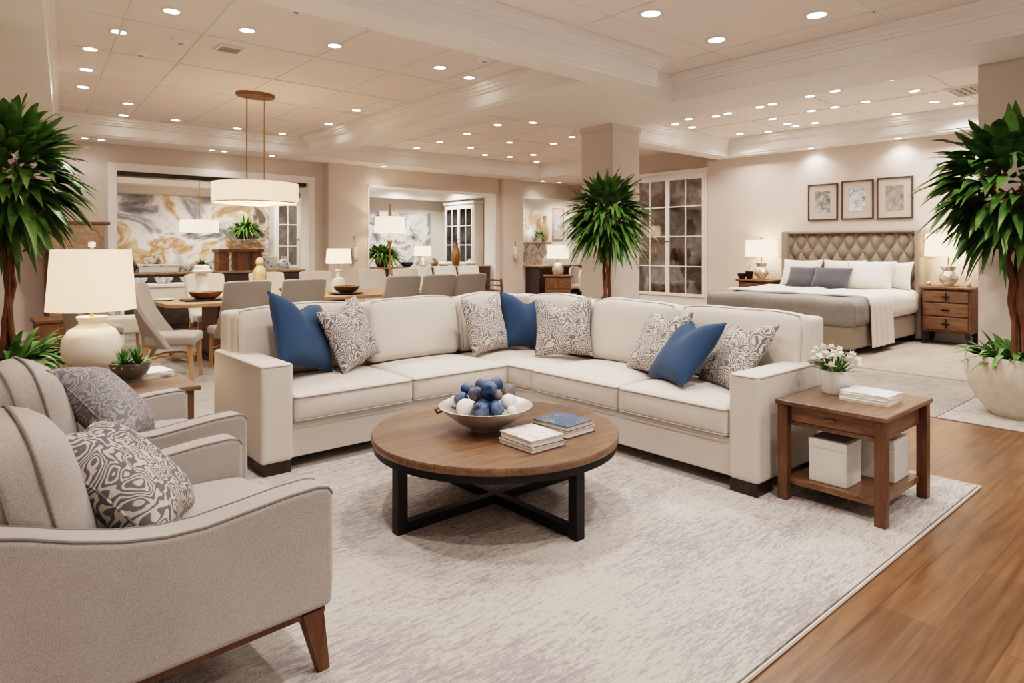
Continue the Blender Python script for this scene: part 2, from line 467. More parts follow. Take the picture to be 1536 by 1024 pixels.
def rug_mat(name, light, mid, dark, streak=(1.2, 9, 1), loops=True):
    m, nt, b = newmat(name)
    big = noise(nt, coords(nt, (.8, 1.5, 1)), 1.3, 4, .6, .4)
    st = noise(nt, coords(nt, streak), 3.0, 6, .72, .5)
    fine = noise(nt, coords(nt, (26, 95, 1)), 1.0, 3, .7)
    a = nt.nodes.new('ShaderNodeMath'); a.operation = 'MULTIPLY_ADD'; a.inputs[1].default_value = .8
    nt.links.new(big, a.inputs[0]); nt.links.new(st, a.inputs[2])
    a2 = nt.nodes.new('ShaderNodeMath'); a2.operation = 'MULTIPLY_ADD'; a2.inputs[1].default_value = 1.0
    nt.links.new(fine, a2.inputs[0]); nt.links.new(a.outputs[0], a2.inputs[2])
    mp = nt.nodes.new('ShaderNodeMapRange'); mp.inputs[1].default_value = .95; mp.inputs[2].default_value = 1.9
    nt.links.new(a2.outputs[0], mp.inputs[0])
    nt.links.new(ramp(nt, mp.outputs[0], [(.12, light), (.40, light), (.56, mid), (.90, dark)]), b.inputs['Base Color'])
    b.inputs['Roughness'].default_value = 1; b.inputs['Specular IOR Level'].default_value = .1
    bump(nt, b, fine, .8, .012)
    return m
M['floor'] = floor_mat()
M['rug'] = rug_mat('distressed_cream_rug', (.575, .525, .475), (.38, .352, .34), (.25, .24, .25), (2.4, 15, 1))
M['rug_end'] = plain('rug_binding', (.60, .55, .49), .95, bmp=.3, bscale=90)
M['carpet'] = rug_mat('grey_carpet', (.40, .36, .32), (.33, .30, .27), (.25, .225, .20), (2, 3, 1))
M['carpet2'] = rug_mat('faded_taupe_rug', (.52, .45, .385), (.43, .37, .32), (.33, .29, .26), (3, 3, 1))
M['carpet3'] = rug_mat('pale_patterned_rug', (.50, .46, .41), (.40, .37, .34), (.30, .28, .27), (3, 4, 1))

# ------------------------------------------------------------------ setting
ZC, ZS = 3.42, 3.10
struct('floor', MB().box(-.55, 17, -3, 16.5, -.1, 0), M['floor'])
struct('ceiling', MB().box(-.55, 17, -3, 12.4, ZC, ZC + .1), M['ceil'])
tn = [0]
def soffit(x0, x1, y0, y1, crown=True, zb=None, zc=None, mat='trim'):
    zb = ZS if zb is None else zb; zc = ZC if zc is None else zc
    b = MB().box(x0, x1, y0, y1, zb, zc)
    if crown:
        b.box(x0 - .02, x1 + .02, y0 - .02, y1 + .02, zb + .03, zb + .055)
        for k, (d, h) in enumerate(((.03, .13), (.055, .10), (.085, .06))):
            b.box(x0 - d, x1 + d, y0 - d, y1 + d, zc - h, zc - .001 * k)
    tn[0] += 1
    return struct('trim_%d' % tn[0], b, M[mat])
soffit(-.3, 5.72, 4.23, 4.57)            # centre beam
soffit(5.0, 5.32, 4.57, 11.3)             # side of the dining tray
soffit(5.32, 6.48, 4.57, 6.45, False)     # flat part
soffit(6.48, 7.28, -2.5, 6.5)             # right beam
soffit(7.28, 11.4, 6.6, 6.95)             # bedroom edge
soffit(11.08, 11.4, -2.5, 6.6)            # along bedroom wall
soffit(-.3, 15.0, 11.7, 12.4)            # along the back wall
soffit(11.0, 15.2, 9.9, 11.7, False)
# left soffit follows the slanted wall
def wl(y): return .58 - .12 * (12.4 - y)
b = MB()
for (w, z0, z1) in ((.77, ZS, ZC), (.80, ZC - .13, ZC), (.83, ZC - .06, ZC)):
    b.prism([(-.32, 4.6), (wl(4.6) + w, 4.6), (wl(11.7) + w, 11.7), (-.32, 11.7)], 'z', z0, z1)
tn[0] += 1; struct('trim_%d' % tn[0], b, M['trim'])
# panel lines on the ceilings
b = MB()
def strip(x0, y0, x1, y1, w=.022):
    d = Vector((x1 - x0, y1 - y0, 0)); n = Vector((-d.y, d.x, 0)).normalized() * w / 2
    b.add([(x0 - n.x, y0 - n.y, ZC - .008), (x1 - n.x, y1 - n.y, ZC - .008), (x1 + n.x, y1 + n.y, ZC - .008), (x0 + n.x, y0 + n.y, ZC - .008),
           (x0 - n.x, y0 - n.y, ZC + .01), (x1 - n.x, y1 - n.y, ZC + .01), (x1 + n.x, y1 + n.y, ZC + .01), (x0 + n.x, y0 + n.y, ZC + .01)],
          [(0, 1, 2, 3), (0, 4, 5, 1), (1, 5, 6, 2), (2, 6, 7, 3), (3, 7, 4, 0)])
strip(1.05, 4.6, 1.65, 11.6); strip(1.75, 4.6, 2.2, 11.6); strip(4.55, 4.6, 4.6, 11.6)
for y in (5.4, 6.6, 7.8, 9.0, 10.2, 11.3): strip(.8, y, 5.0, y)
for x in (3.0, 3.9): strip(x, 5.4, x, 11.6, .01)
for y in (.6, 2.2, 3.75): strip(.2, y, 6.4, y)
for x in (1.2, 2.9, 4.4, 6.0): strip(x, -2, x, 4.1)
for y in (7.8, 9.2, 10.5): strip(5.4, y, 11, y, .012)
for x in (6.6, 7.8, 9.2): strip(x, 6.6, x, 11.6, .012)
for y in (2.6, 4.0, 5.4): strip(7.3, y, 11, y, .014)
for x in (8.4, 9.7): strip(x, 0, x, 6.5, .014)
struct('trim_grid', b, M['white'])
# walls
b = MB().box(-.55, -.32, -3, 12.7, 0, ZC)
struct('wall_left', b, M['wall'])
OP = [(2.16, 5.45, 2.68), (6.75, 10.2, 2.72), (11.1, 13.8, 2.7)]
b = MB(); x = -.32
for (a, c_, h) in OP:
    b.box(x, a, 12.4, 12.7, 0, ZS); b.box(a, c_, 12.4, 12.7, h, ZS); x = c_
b.box(x, 15.2, 12.4, 12.7, 0, ZS)
b.box(5.8, 6.66, 12.22, 12.4, 0, ZS)       # pilaster
b.box(10.38, 11.02, 12.25, 12.4, 0, ZS)
struct('wall_back', b, M['wall'])
b = MB()
for (a, c_, h) in OP[:1]:
    b.box(a - .12, a + .006, 12.34, 12.72, 0, h - .006); b.box(c_ - .006, c_ + .12, 12.34, 12.72, 0, h - .006); b.box(a - .12, c_ + .12, 12.34, 12.72, h - .006, h + .12)
struct('trim_opening', b, M['trim'])
struct('trim_opening_shadow_strip', MB().box(2.18, 5.43, 12.45, 12.7, 2.60, 2.68), M['darkpanel'])  # solid dark strip under the lintel, its colour stands in for shadow
b = MB()
for (a, c_, h) in OP[1:]:
    b.box(a - .0, a + .03, 12.36, 12.74, 0, h); b.box(c_ - .03, c_, 12.36, 12.74, 0, h); b.box(a, c_, 12.36, 12.74, h - .03, h)
    b.box(a - .04, a, 12.38, 12.4, 0, h); b.box(c_, c_ + .04, 12.38, 12.4, 0, h)
struct('trim_opening_right', b, M['trim'])
b = MB().box(11.35, 11.6, -3, 6.95, 0, ZC)
struct('wall_right', b, M['wall'])
b = MB().box(11.66, 11.9, 6.95, 10.0, 0, ZC).box(11.35, 11.66, 6.951, 7.21, 0, ZS)
b.box(11.9, 15.2, 9.8, 10.0, 0, ZC).box(15.0, 15.2, 10, 12.4, 0, ZC)
struct('wall_right_recess', b, M['wall'])
b = MB().box(1.0, 15.4, 15.2, 15.4, 0, 3.2).box(1.0, 1.2, 12.7, 15.2, 0, 3.2).box(6.35, 6.5, 12.7, 15.2, 0, 3.2).box(10.6, 10.75, 12.7, 15.2, 0, 3.2).box(15.2, 15.4, 12.7, 15.2, 0, 3.2).box(10.75, 15.2, 14.0, 14.15, 0, 3.2)
struct('wall_far', b, M['wall_far'])
struct('ceiling_far', MB().box(1.0, 15.4, 12.4, 15.4, 3.12, 3.3), M['ceil'])
b = MB().box(1.2, 15.2, 14.75, 15.2, 2.68, 3.12).box(10.3, 10.6, 12.7, 14.75, 2.68, 3.12).box(1.2, 15.2, 14.7, 14.75, 2.98, 3.12)
struct('trim_far_crown', b, M['trim'])
# column and right pillar
struct('trim_column', MB().box(6.9, 7.48, 5.85, 6.42, 0, ZS).box(6.88, 7.5, 5.83, 6.44, 0, .12).box(6.88, 7.5, 5.83, 6.44, ZS - .07, ZS), M['wall'])
struct('trim_pillar', MB().box(7.3, 8.0, -2.5, 1.77, 0, ZC).box(7.27, 8.0, -2.5, 1.8, 0, .14), M['wall'])
b = MB().box(11.33, 11.35, -2.5, 6.6, 0, .12)
struct('baseboard_right', b, M['trim'])
b = MB()
for (a, c_) in ((-.3, 2.04), (5.57, 5.8), (6.66, 6.72), (10.24, 10.38), (11.02, 11.06), (13.84, 15.0)):
    b.box(a, c_, 12.37, 12.4, 0, .12)
struct('baseboard_back', b, M['trim'])

# floor coverings
def rug(name, label, x0, x1, y0, y1, th, mat, rim=None, z=0):
    if rim is None:
        o = MB().rbox((0, 0, th / 2), (x1 - x0, y1 - y0, th), th * .45, 2).obj(name, M[mat], loc=((x0 + x1) / 2, (y0 + y1) / 2, z))
        return tag(o, label, 'rug')
    t = thing(name, label, 'rug', ((x0 + x1) / 2, (y0 + y1) / 2, z))
    hx, hy = (x1 - x0) / 2, (y1 - y0) / 2
    MB().box(-hx + .012, hx - .012, -hy + .012, hy - .012, 0, th).obj('pile', M[mat], t)
    MB().tube([(-hx, -hy, th / 2), (hx, -hy, th / 2), (hx, hy, th / 2), (-hx, hy, th / 2)], th / 2 + .001, 6, True).obj('bound_edge', M[rim], t)
    return t
rug('area_rug', 'large cream and grey distressed area rug under the coffee table', .3, 4.58, 1.1, 4.62, .014, 'rug', 'rug_end')
rug('carpet', 'grey carpet under the dining table and chairs', .75, 6.45, 5.35, 12.2, .006, 'carpet')
rug('carpet', 'smooth grey carpet strip on the bedroom side, reaching to the bed rug', 6.2, 11.3, 1.8, 6.5, .006, 'carpet')
rug('runner_rug', 'pale patterned rug at the foot of the right pillar under the big planter', 6.2, 7.29, -1.5, 1.79, .010, 'carpet3')
rug('bedroom_rug', 'faded taupe rug beside and under the upholstered bed', 8.1, 10.75, 1.95, 6.2, .012, 'carpet2', 'rug_end', .006)

# ------------------------------------------------------------------ helpers for furniture
def pillow_mb(w, h, t, chop=.0, ear=.09, n=22, seed=0):
    rr = random.Random(seed); ph = [rr.uniform(0, 6) for _ in range(4)]
    mb = MB()
    def pt(i, j, sgn):
        u = -1 + 2 * i / n; v = -1 + 2 * j / n
        u = math.sin(u * PI / 2) * .6 + u * .4; v = math.sin(v * PI / 2) * .6 + v * .4
        x = w / 2 * u * (1 - ear * (1 - v * v)); y = h / 2 * v * (1 - ear * (1 - u * u))
        y -= chop * math.exp(-(u / .38) ** 2) * max(0, (v + .55) / 1.55) ** 1.6
        z = t / 2 * (max(0, (1 - u ** 4)) ** .62) * (max(0, (1 - v ** 4)) ** .62)
        z *= 1 + .05 * math.sin(3 * u + ph[0]) * math.cos(2.5 * v + ph[1])
        if chop: z *= 1 - .45 * math.exp(-(u / .22) ** 2) * max(0, v) ** 1.2
        # small folds radiating from the corners
        z += .004 * math.sin(9 * (u + v) + ph[2]) * (u * u * v * v)
        return (x, y, sgn * z)
    idx = {}; vs = []; fs = []
    for sgn in (1, -1):
        for i in range(n + 1):
            for j in range(n + 1):
                edge = i in (0, n) or j in (0, n)
                key = (i, j, 0 if edge else sgn)
                if key not in idx:
                    idx[key] = len(vs); vs.append(pt(i, j, sgn))
        for i in range(n):
            for j in range(n):
                q = []
                for (a, c) in ((i, j), (i + 1, j), (i + 1, j + 1), (i, j + 1)):
                    e = a in (0, n) or c in (0, n)
                    q.append(idx[(a, c, 0 if e else sgn)])
                fs.append(q if sgn > 0 else q[::-1])
    mb.add(vs, fs)
    edge = [pt(i, 0, 1) for i in range(n)] + [pt(n, j, 1) for j in range(n)] + [pt(i, n, 1) for i in range(n, 0, -1)] + [pt(0, j, 1) for j in range(n, 0, -1)]
    return mb, edge
def pillow(label, loc, face, lean, mat, size=(.5, .5, .17), roll=0, chop=.05, group=None, name='throw_pillow', seam=None, seed=0):
    """loc = bottom-centre of the pillow; face = yaw (deg) it faces; lean back (deg); local y up, z outward"""
    mb, edge = pillow_mb(*size, chop=chop, seed=seed)
    me_h = size[1] / 2
    t = thing(name, label, 'pillow', group=group)
    f = Vector((math.cos(R(face)), math.sin(R(face)), 0)); up = Vector((0, 0, 1)); sd = up.cross(f)
    Lm = Matrix((sd, up, f)).transposed()      # local x->side, y->up, z->facing
    Rm = Lm @ Matrix.Rotation(-R(lean), 3, 'X') @ Matrix.Rotation(R(roll), 3, 'Z')
    zmin = min((Rm @ Vector(p)).z for p in mb.v)
    t.rotation_euler = Rm.to_euler()
    t.location = (loc[0], loc[1], loc[2] - zmin)
    mb.obj('cover', M[mat], t)
    MB().tube(edge, .0045, 5, True).obj('piping', M[seam or mat], t)
    return t

def point_light(loc, e, col=(1, .82, .62), r=.05):
    l = bpy.data.lights.new('bulb_light', 'POINT'); l.energy = e; l.color = col; l.shadow_soft_size = r
    o = bpy.data.objects.new('bulb_light', l); o.location = loc; COL.objects.link(o); return o
def drum_shade(r0, r1, z0, z1, th=.004, n=40, sx=1, sy=1):
    return MB().shell([(r0, z0), (r1, z1), (r1 - th, z1), (r0 - th, z0)], n=n, sx=sx, sy=sy)

# ------------------------------------------------------------------ sectional sofa
SO = thing('sectional_sofa', 'large ivory L-shaped sectional sofa with blue and patterned pillows', 'sofa', (3.40, 3.96, .014))
a_, b_, w_, wr_, D = 1.95, 2.12, .20, .185, .92
ha, zf, hs1, hs2 = .675, .075, .30, .465
base = MB().rbox((( -a_ + w_) / 2 + D / 2 , D / 2 + .02, (zf + hs1) / 2), (a_ - w_ + D, D - .04, hs1 - zf), .012, 1)
base.obj('base', M['sofa'], SO)
MB().rbox((D / 2 + .012, (-b_ + wr_) / 2 + .01, (zf + hs1) / 2), (D - .024, b_ - wr_ + .02, hs1 - zf), .012, 1).obj('base', M['sofa'], SO)
def edge_loop(x0, x1, y0, y1, z, r=.03):
    pts = []
    for (cx, cy, a0) in ((x1 - r, y1 - r, 0), (x0 + r, y1 - r, 90), (x0 + r, y0 + r, 180), (x1 - r, y0 + r, 270)):
        for k in range(4):
            an = R(a0 + 30 * k); pts.append((cx + r * math.cos(an), cy + r * math.sin(an), z))
    return pts
def arm(x0, x1, y0, y1):
    o = MB().rbox(((x0 + x1) / 2, (y0 + y1) / 2, (zf + ha) / 2), (x1 - x0, y1 - y0, ha - zf), .022, 2).obj('arm', M['sofa'], SO)
    MB().tube(edge_loop(x0 + .002, x1 - .002, y0 + .002, y1 - .002, ha - .011), .0048, 6, True).obj('piping', M['sofa_pipe'], o)
arm(-a_, -a_ + w_, 0, D); arm(0, D, -b_, -b_ + wr_)
def seat(x0, x1, y0, y1, front, crown=.035):
    sx, sy, sz = x1 - x0, y1 - y0, hs2 - hs1
    def fn(x, y, z, p):
        k = (1 - abs(x) ** 4) * (1 - abs(y) ** 4)
        q = Vector(p)
        if z > 0: q.z += crown * k * z
        if front == 'y': q.y -= .012 * (1 - z * z) * (1 - abs(x) ** 6) * max(0, -y)
        else: q.x -= .012 * (1 - z * z) * (1 - abs(y) ** 6) * max(0, -x)
        return q
    c = ((x0 + x1) / 2, (y0 + y1) / 2, (hs1 + hs2) / 2 + .002)
    o = MB().rbox(c, (sx - .006, sy - .006, sz), .028, 10, fn).obj('seat_cushion', M['sofa'], SO)
    MB().tube(edge_loop(x0 + .003 if front == 'y' else x0 - .004, x1 - .006, y0 - .004 if front == 'y' else y0 + .003, y1 - .006, hs2 - .009, .035), .0050, 6, True).obj('piping', M['sofa_pipe'], o)
    MB().tube(edge_loop(x0 + .003 if front == 'y' else x0 - .004, x1 - .006, y0 - .004 if front == 'y' else y0 + .003, y1 - .006, hs1 + .013, .035), .0042, 6, True).obj('piping', M['sofa_pipe'], o)
seat(-a_ + w_ + .004, -.88, -.01, .70, 'y'); seat(-.88, .0, -.01, .70, 'y')
seat(.0, .72, -.27, .70, 'x', .02)
seat(-.01, .72, -1.12, -.27, 'x'); seat(-.01, .72, -b_ + wr_ + .004, -1.12, 'x')
# back frame and cushions
HB = .945
MB().rbox(((-a_ + D) / 2 + .02, D - .08, (zf + HB) / 2), (a_ + D - .04, .16, HB - zf), .03, 2).obj('back_frame', M['sofa'], SO)
MB().rbox((D - .08, (-b_ + D) / 2 + .02, (zf + HB) / 2), (.16, b_ + D - .04, HB - zf), .03, 2).obj('back_frame', M['sofa'], SO)
def backc(c0, c1, side, h=.475, th=.18, lean=8, z0=.478, seed=0):
    w = c1 - c0
    rr = random.Random(seed); p1 = rr.uniform(0, 6)
    def fn(x, y, z, p):
        q = Vector(p); k = (1 - abs(x) ** 3) * (1 - abs(z) ** 3)
        q.y += math.copysign(.035 * k, y) * (1 if y < 0 else .3)
        if z > 0: q.z += .032 * (1 - abs(x) ** 3) * z + .005 * math.sin(4 * x + p1) * z
        q.x *= 1 - .015 * (z ** 2)
        return q
    Mx = Matrix.Translation(((c0 + c1) / 2, .695, z0)) @ Matrix.Rotation(-R(lean), 4, 'X') @ Matrix.Translation((0, 0, h / 2))
    if side == 'right':
        Mx = Matrix.Translation((.695, (c0 + c1) / 2, z0)) @ Matrix.Rotation(-PI / 2, 4, 'Z') @ Matrix.Rotation(-R(lean), 4, 'X') @ Matrix.Translation((0, 0, h / 2))
    o = MB().rbox((0, 0, 0), (w - .010, th, h), .055, 10, fn, Mx).obj('back_cushion', M['sofa'], SO)
    hw, hh = (w - .010) / 2, h / 2
    loop = []
    for k in range(25):
        t_ = k / 24
        if t_ < .25: x_, z_ = -hw + .016, -hh + .03 + (2 * hh - .075) * t_ / .25
        elif t_ > .75: x_, z_ = hw - .016, hh - .045 - (2 * hh - .075) * (t_ - .75) / .25
        else:
            x_ = (-1 + 4 * (t_ - .25)) * (hw - .04); z_ = hh - .014 + .032 * (1 - abs(x_ / hw) ** 3) + .005 * math.sin(4 * x_ / hw + p1)
        loop.append(Mx @ Vector((x_, -th / 2 + .014 - .035 * (1 - abs(x_ / hw) ** 3) * (1 - min(1, abs(z_ / hh)) ** 3), z_)))
    MB().tube(loop, .0045, 6).obj('piping', M['sofa_pipe'], o)
    return o
backc(-a_ + .06, -.89, 'left', seed=1)
backc(-.885, .0, 'left', seed=2); backc(.005, .60, 'left', seed=3)
backc(-.27, .52, 'right', seed=4); backc(-1.125, -.275, 'right', seed=5); backc(-b_ + .05, -1.13, 'right', seed=6)
for (x, y) in ((-a_ + .105, .10), (-a_ + .105, D - .1), (.1, -b_ + .1), (D - .1, -b_ + .1), (D - .1, D - .1)):
    MB().box(x - .085, x + .085, y - .085, y + .085, 0, zf + .002).obj('foot', M['espresso'], SO, bevel=.004)

ZSEAT = .014 + hs2 + .037
def sp(u, v, z=0): return (3.40 + u, 3.96 + v, ZSEAT - .012 + z)
GP = 'throw pillows on the sectional sofa'
pillow('blue linen throw pillow leaning in the left arm corner of the sofa', sp(-1.50, .47), -60, 24, 'blue', (.53, .53, .18), -16, .07, GP, seed=1)
pillow('grey and cream patterned pillow beside the left blue pillow', sp(-1.13, .47), -66, 20, 'pat', (.48, .48, .17), 12, .06, GP, seed=2)
pillow('patterned pillow left of the corner blue pillow, against the back', sp(.15, .47), -80, 16, 'pat', (.48, .48, .16), 2, .07, GP, seed=3)
pillow('blue linen pillow in the inside corner of the sofa between two patterned ones', sp(.555, .39), -122, 15, 'blue', (.49, .49, .16), -3, .08, GP, seed=4)
pillow('patterned pillow right of the corner blue pillow', sp(.49, -.13), -146, 17, 'pat', (.48, .48, .16), 4, .07, GP, seed=5)
pillow('patterned pillow on the right run partly behind the right blue pillow', sp(.50, -1.08), 158, 32, 'pat', (.50, .50, .15), 3, .08, GP, seed=6)
pillow('blue linen pillow on the right run of the sofa between two patterned ones', sp(.36, -1.40), 150, 40, 'blue', (.50, .50, .17), 4, .08, GP, seed=7)
pillow('patterned pillow in the right arm corner of the sofa', sp(.51, -1.69), 150, 36, 'pat', (.50, .50, .16), 2, .09, GP, seed=8)

# ------------------------------------------------------------------ armchairs
def make_armchair(label):
    t = thing('armchair', label, 'armchair', group='grey armchairs on the left')
    top = [(.455, .585), (.44, .607), (.40, .615), (.30, .612), (.18, .600), (.05, .588), (-.05, .592), (-.16, .612), (-.27, .645), (-.36, .68), (-.44, .705), (-.49, .715)]
    prof = [(.452, .215), (.457, .30)] + top + [(-.525, .70), (-.53, .65), (-.47, .215)]
    for s in (-1, 1):
        o = MB().prism(prof, 'y', s * .43 - s * .0, s * .315).obj('arm', M['chair'], t, bevel=.022)
        for yy in (s * .4235, s * .3215):
            MB().tube([(x - (.004 if x > .43 else 0), yy, z - .004) for x, z in top], .0042, 6).obj('piping', M['chair_pipe'], o)
    # back shell
    MB().prism([(-.47, .215), (-.535, .70), (-.53, .76), (-.49, .785), (-.43, .76), (-.36, .5), (-.34, .215)], 'y', -.318, .318).obj('back', M['chair'], t, bevel=.025)
    MB().rbox((.03, 0, .255), (.80, .63, .10), .02, 1).obj('seat_base', M['chair'], t)
    def sf(x, y, z, p):
        q = Vector(p); k = (1 - abs(x) ** 4) * (1 - abs(y) ** 4)
        if z > 0: q.z += .045 * k * z
        q.x += .02 * (1 - z * z) * max(0, x)
        return q
    o = MB().rbox((.09, 0, .38), (.74, .622, .16), .05, 10, sf).obj('seat_cushion', M['chair'], t)
    MB().tube(edge_loop(-.27, .452, -.303, .303, .44, .05), .0042, 6, True).obj('piping', M['chair_pipe'], o)
    def bf(x, y, z, p):
        q = Vector(p); k = (1 - abs(y) ** 3) * (1 - abs(z) ** 3)
        q.x += math.copysign(.055 * k, x)
        if z > 0: q.z += .05 * (1 - abs(y) ** 2.5) * z
        q.y *= 1 - .05 * max(0, z) ** 2
        return q
    Mb = Matrix.Translation((-.275, 0, .40)) @ Matrix.Rotation(-R(13), 4, 'Y') @ Matrix.Translation((0, 0, .235))
    o = MB().rbox((0, 0, 0), (.21, .60, .46), .085, 10, bf, Mb).obj('back_cushion', M['chair'], t)
    for xx in (-.045, .045):
        pts = []
        for (cy, cz, a0) in ((.215, .145, 0), (-.215, .145, 90), (-.215, -.145, 180), (.215, -.145, 270)):
            for k in range(6):
                an = R(a0 + 18 * k); y_, z_ = cy + .086 * math.cos(an), cz + .086 * math.sin(an)
                pts.append((y_, z_))
            if a0 == 0: pts += [(.1, .231), (0, .231), (-.1, .231)]
        q = []
        for (y_, z_) in pts:
            yn, zn = y_ / .30, z_ / .23
            if zn > 0: z_ += .05 * (1 - min(1, abs(yn)) ** 2.5) * zn
            q.append(Mb @ Vector((xx, y_ * (1 - .05 * max(0, zn) ** 2), z_)))
        MB().tube(q, .005, 6, True).obj('piping', M['chair_pipe'], o)
    rail = MB()
    for s in (-1, 1): rail.box(-.44, .44, s * .37 - .025, s * .37 + .025, .185, .22)
    rail.box(.39, .44, -.37, .37, .185, .22); rail.box(-.46, -.41, -.37, .37, .185, .22)
    rail.obj('wooden_rail', M['rail'], t)
    for sx, sy in ((1, -1), (1, 1), (-1, -1), (-1, 1)):
        MB().bar((sx * .395, sy * .375, .20), (sx * .43, sy * .395, 0), .075, .04, .055, .035).obj('leg', M['rail'], t, bevel=.004)
    return t
AC = make_armchair('grey tweed armchair nearest the camera, on a walnut base')
AC.location = (.50, 2.42, .014); AC.rotation_euler = (0, 0, R(3))
dup(AC, (.60, 3.53, .014), R(5), 'grey tweed armchair farther back, beside the lamp table')
pillow('boldly patterned grey and cream pillow on the nearest armchair', (.44, 2.37, .014 + .47), -20, 46, 'pat2', (.46, .46, .19), -10, .02, 'pillows on the armchairs', seed=11)
pillow('faded grey patterned pillow on the farther armchair', (.56, 3.44, .014 + .475), -18, 42, 'pat3', (.46, .46, .20), -12, .03, 'pillows on the armchairs', seed=12)

# ------------------------------------------------------------------ coffee table
CT = (2.29, 2.77)
t = thing('coffee_table', 'round walnut coffee table on a black metal cross base', 'coffee table', (CT[0], CT[1], .014))
o = MB().lathe([(0, .362), (.655, .362), (.662, .366), (.667, .375), (.667, .398), (.662, .404), (0, .405)], n=96).obj('tabletop', M['walnut'], t)
MB().shell([(.655, .328), (.655, .362), (.625, .362), (.625, .328)], n=80).obj('apron_ring', M['black'], t)
for k in range(4):
    an = k * PI / 2; x, y = .605 * math.cos(an), .605 * math.sin(an)
    MB().box(x - .028, x + .028, y - .028, y + .028, 0, .33).obj('leg', M['black'], t, bevel=.003)
MB().box(-.577, .577, -.026, .026, .004, .052).obj('crossbar', M['black'], t, bevel=.003)
MB().box(-.026, .026, -.577, .577, .004, .0525).obj('crossbar', M['black'], t, bevel=.003)
ZT = .014 + .405
# bowl
bl = thing('bowl', 'wide silver grey bowl of blue and white balls on the coffee table', 'bowl', (2.235, 2.79, ZT))
MB().shell([(.0, .0), (.08, 0), (.085, .012), (.15, .045), (.215, .092), (.252, .128), (.256, .131), (.250, .133), (.205, .104), (.15, .088), (.07, .078), (.0, .076)], n=56).obj('bowl_body', M['bowl'], bl)
MB().tube([(-.25 * .8, .25 * .6 , .118), (-.275 * .8, .275 * .6, .112), (-.262 * .8, .262 * .6, .09), (-.235 * .8, .235 * .6, .10)], .007, 6).obj('handle', M['bronze'], bl)
def ball(mat, x, y, z, r, label, grp):
    b = MB(); n = 14; prof = []
    for k in range(n + 1):
        a = -PI / 2 + PI * k / n; prof.append((max(0, r * math.cos(a)), r * math.sin(a)))
    prof[0] = (0, -r); prof[-1] = (0, r)
    b.lathe(prof, n=20)
    o = b.obj('decorative_ball', M[mat]); o.location = (2.235 + x, 2.79 + y, ZT + z); o.rotation_euler = (rnd.uniform(0, 3), rnd.uniform(0, 3), rnd.uniform(0, 3))
    tag(o, label, 'ball', grp)
def camxy(r, f):   # helper: offset to the right / away from the viewer in room axes
    return (.755 * r + .656 * f, -.656 * r + .755 * f)
GB = 'blue and grey balls heaped in the bowl'; GW = 'white balls in the bowl'
balls = [('ballblue', .0, -.115, .112, .047, 'mottled blue grey ball at the front middle of the bowl'),
         ('ballblue', .095, -.085, .108, .045, 'blue ball at the front right of the bowl'),
         ('ballblue', -.085, -.07, .100, .040, 'dark blue ball at the front left of the bowl'),
         ('ballgrey', -.055, .01, .168, .043, 'half grey half blue ball left of centre, second row'),
         ('ballblue', -.105, .02, .166, .042, 'dark blue ball at the left of the heap, second row'),
         ('ballblue', .035, .0, .172, .046, 'blue ball in the centre of the heap, second row'),
         ('ballgrey', .085, .0, .145, .034, 'small grey ball right of centre in the heap'),
         ('ballblue', -.075, .06, .222, .038, 'blue ball at the top left of the heap'),
         ('ballgrey', -.03, .065, .228, .034, 'grey blue ball at the top of the heap, left of centre'),
         ('ballblue', .03, .06, .232, .040, 'blue ball topping the middle of the heap'),
         ('ballgrey', .12, .05, .190, .043, 'grey blue ball at the top right of the heap'),
         ('ballblue', -.01, -.04, .135, .045, 'dark blue ball tucked in the middle of the heap'),
         ('ballgrey', -.14, .05, .150, .036, 'grey ball at the back left of the heap'),
         ('ballblue', .0, .10, .165, .042, 'blue ball at the back middle of the heap'),
         ('ballblue', .155, .03, .135, .036, 'dark blue ball low on the right of the heap')]
whites = [(-.155, -.06, .112, .046, 'large white ball at the front left of the bowl'), (.165, -.035, .118, .044, 'white ball at the right side of the bowl'),
                              (-.165, .07, .150, .034, 'white ball at the back left rim of the bowl'), (-.185, -.02, .105, .026, 'small white ball beside the large white one at the left'), (.195, -.05, .112, .026, 'small white ball at the far right of the bowl')]
allb = [[m, *camxy(r_, f_), z, rad * .96, lab, GB] for (m, r_, f_, z, rad, lab) in balls] + [['ballwhite', *camxy(r_, f_), z, rad, lab, GW] for (r_, f_, z, rad, lab) in whites]
def bowl_z(d): # inner height of the bowl at distance d from its axis
    pr_ = [(0, .076), (.07, .078), (.15, .088), (.205, .104), (.25, .133), (.4, .4)]
    for (a, za), (c_, zc_) in zip(pr_, pr_[1:]):
        if d <= c_: return za + (zc_ - za) * (d - a) / (c_ - a)
    return .4
for it in range(160):
    for p in range(len(allb)):
        A = allb[p]; A[3] -= .00025 if it < 120 else 0
        for q in range(p + 1, len(allb)):
            B = allb[q]; d = Vector((B[1] - A[1], B[2] - A[2], B[3] - A[3])); L_ = d.length; m_ = A[4] + B[4]
            if L_ < m_ and L_ > 1e-6:
                d *= (m_ - L_) / L_ * .5
                for k_ in range(3): A[1 + k_] -= d[k_]; B[1 + k_] += d[k_]
    for A in allb:
        for k_ in range(4):
            rr_ = math.hypot(A[1], A[2])
            lim = max(bowl_z(rr_) + A[4], bowl_z(rr_ + A[4] * .7) + A[4] * .72)
            if A[3] < lim:
                A[3] += (lim - A[3]) * .6
                if rr_ > .02: A[1] *= 1 - .012; A[2] *= 1 - .012
for (m, x, y, z, rad, lab, g_) in allb: ball(m, x, y, z, rad, lab, g_)
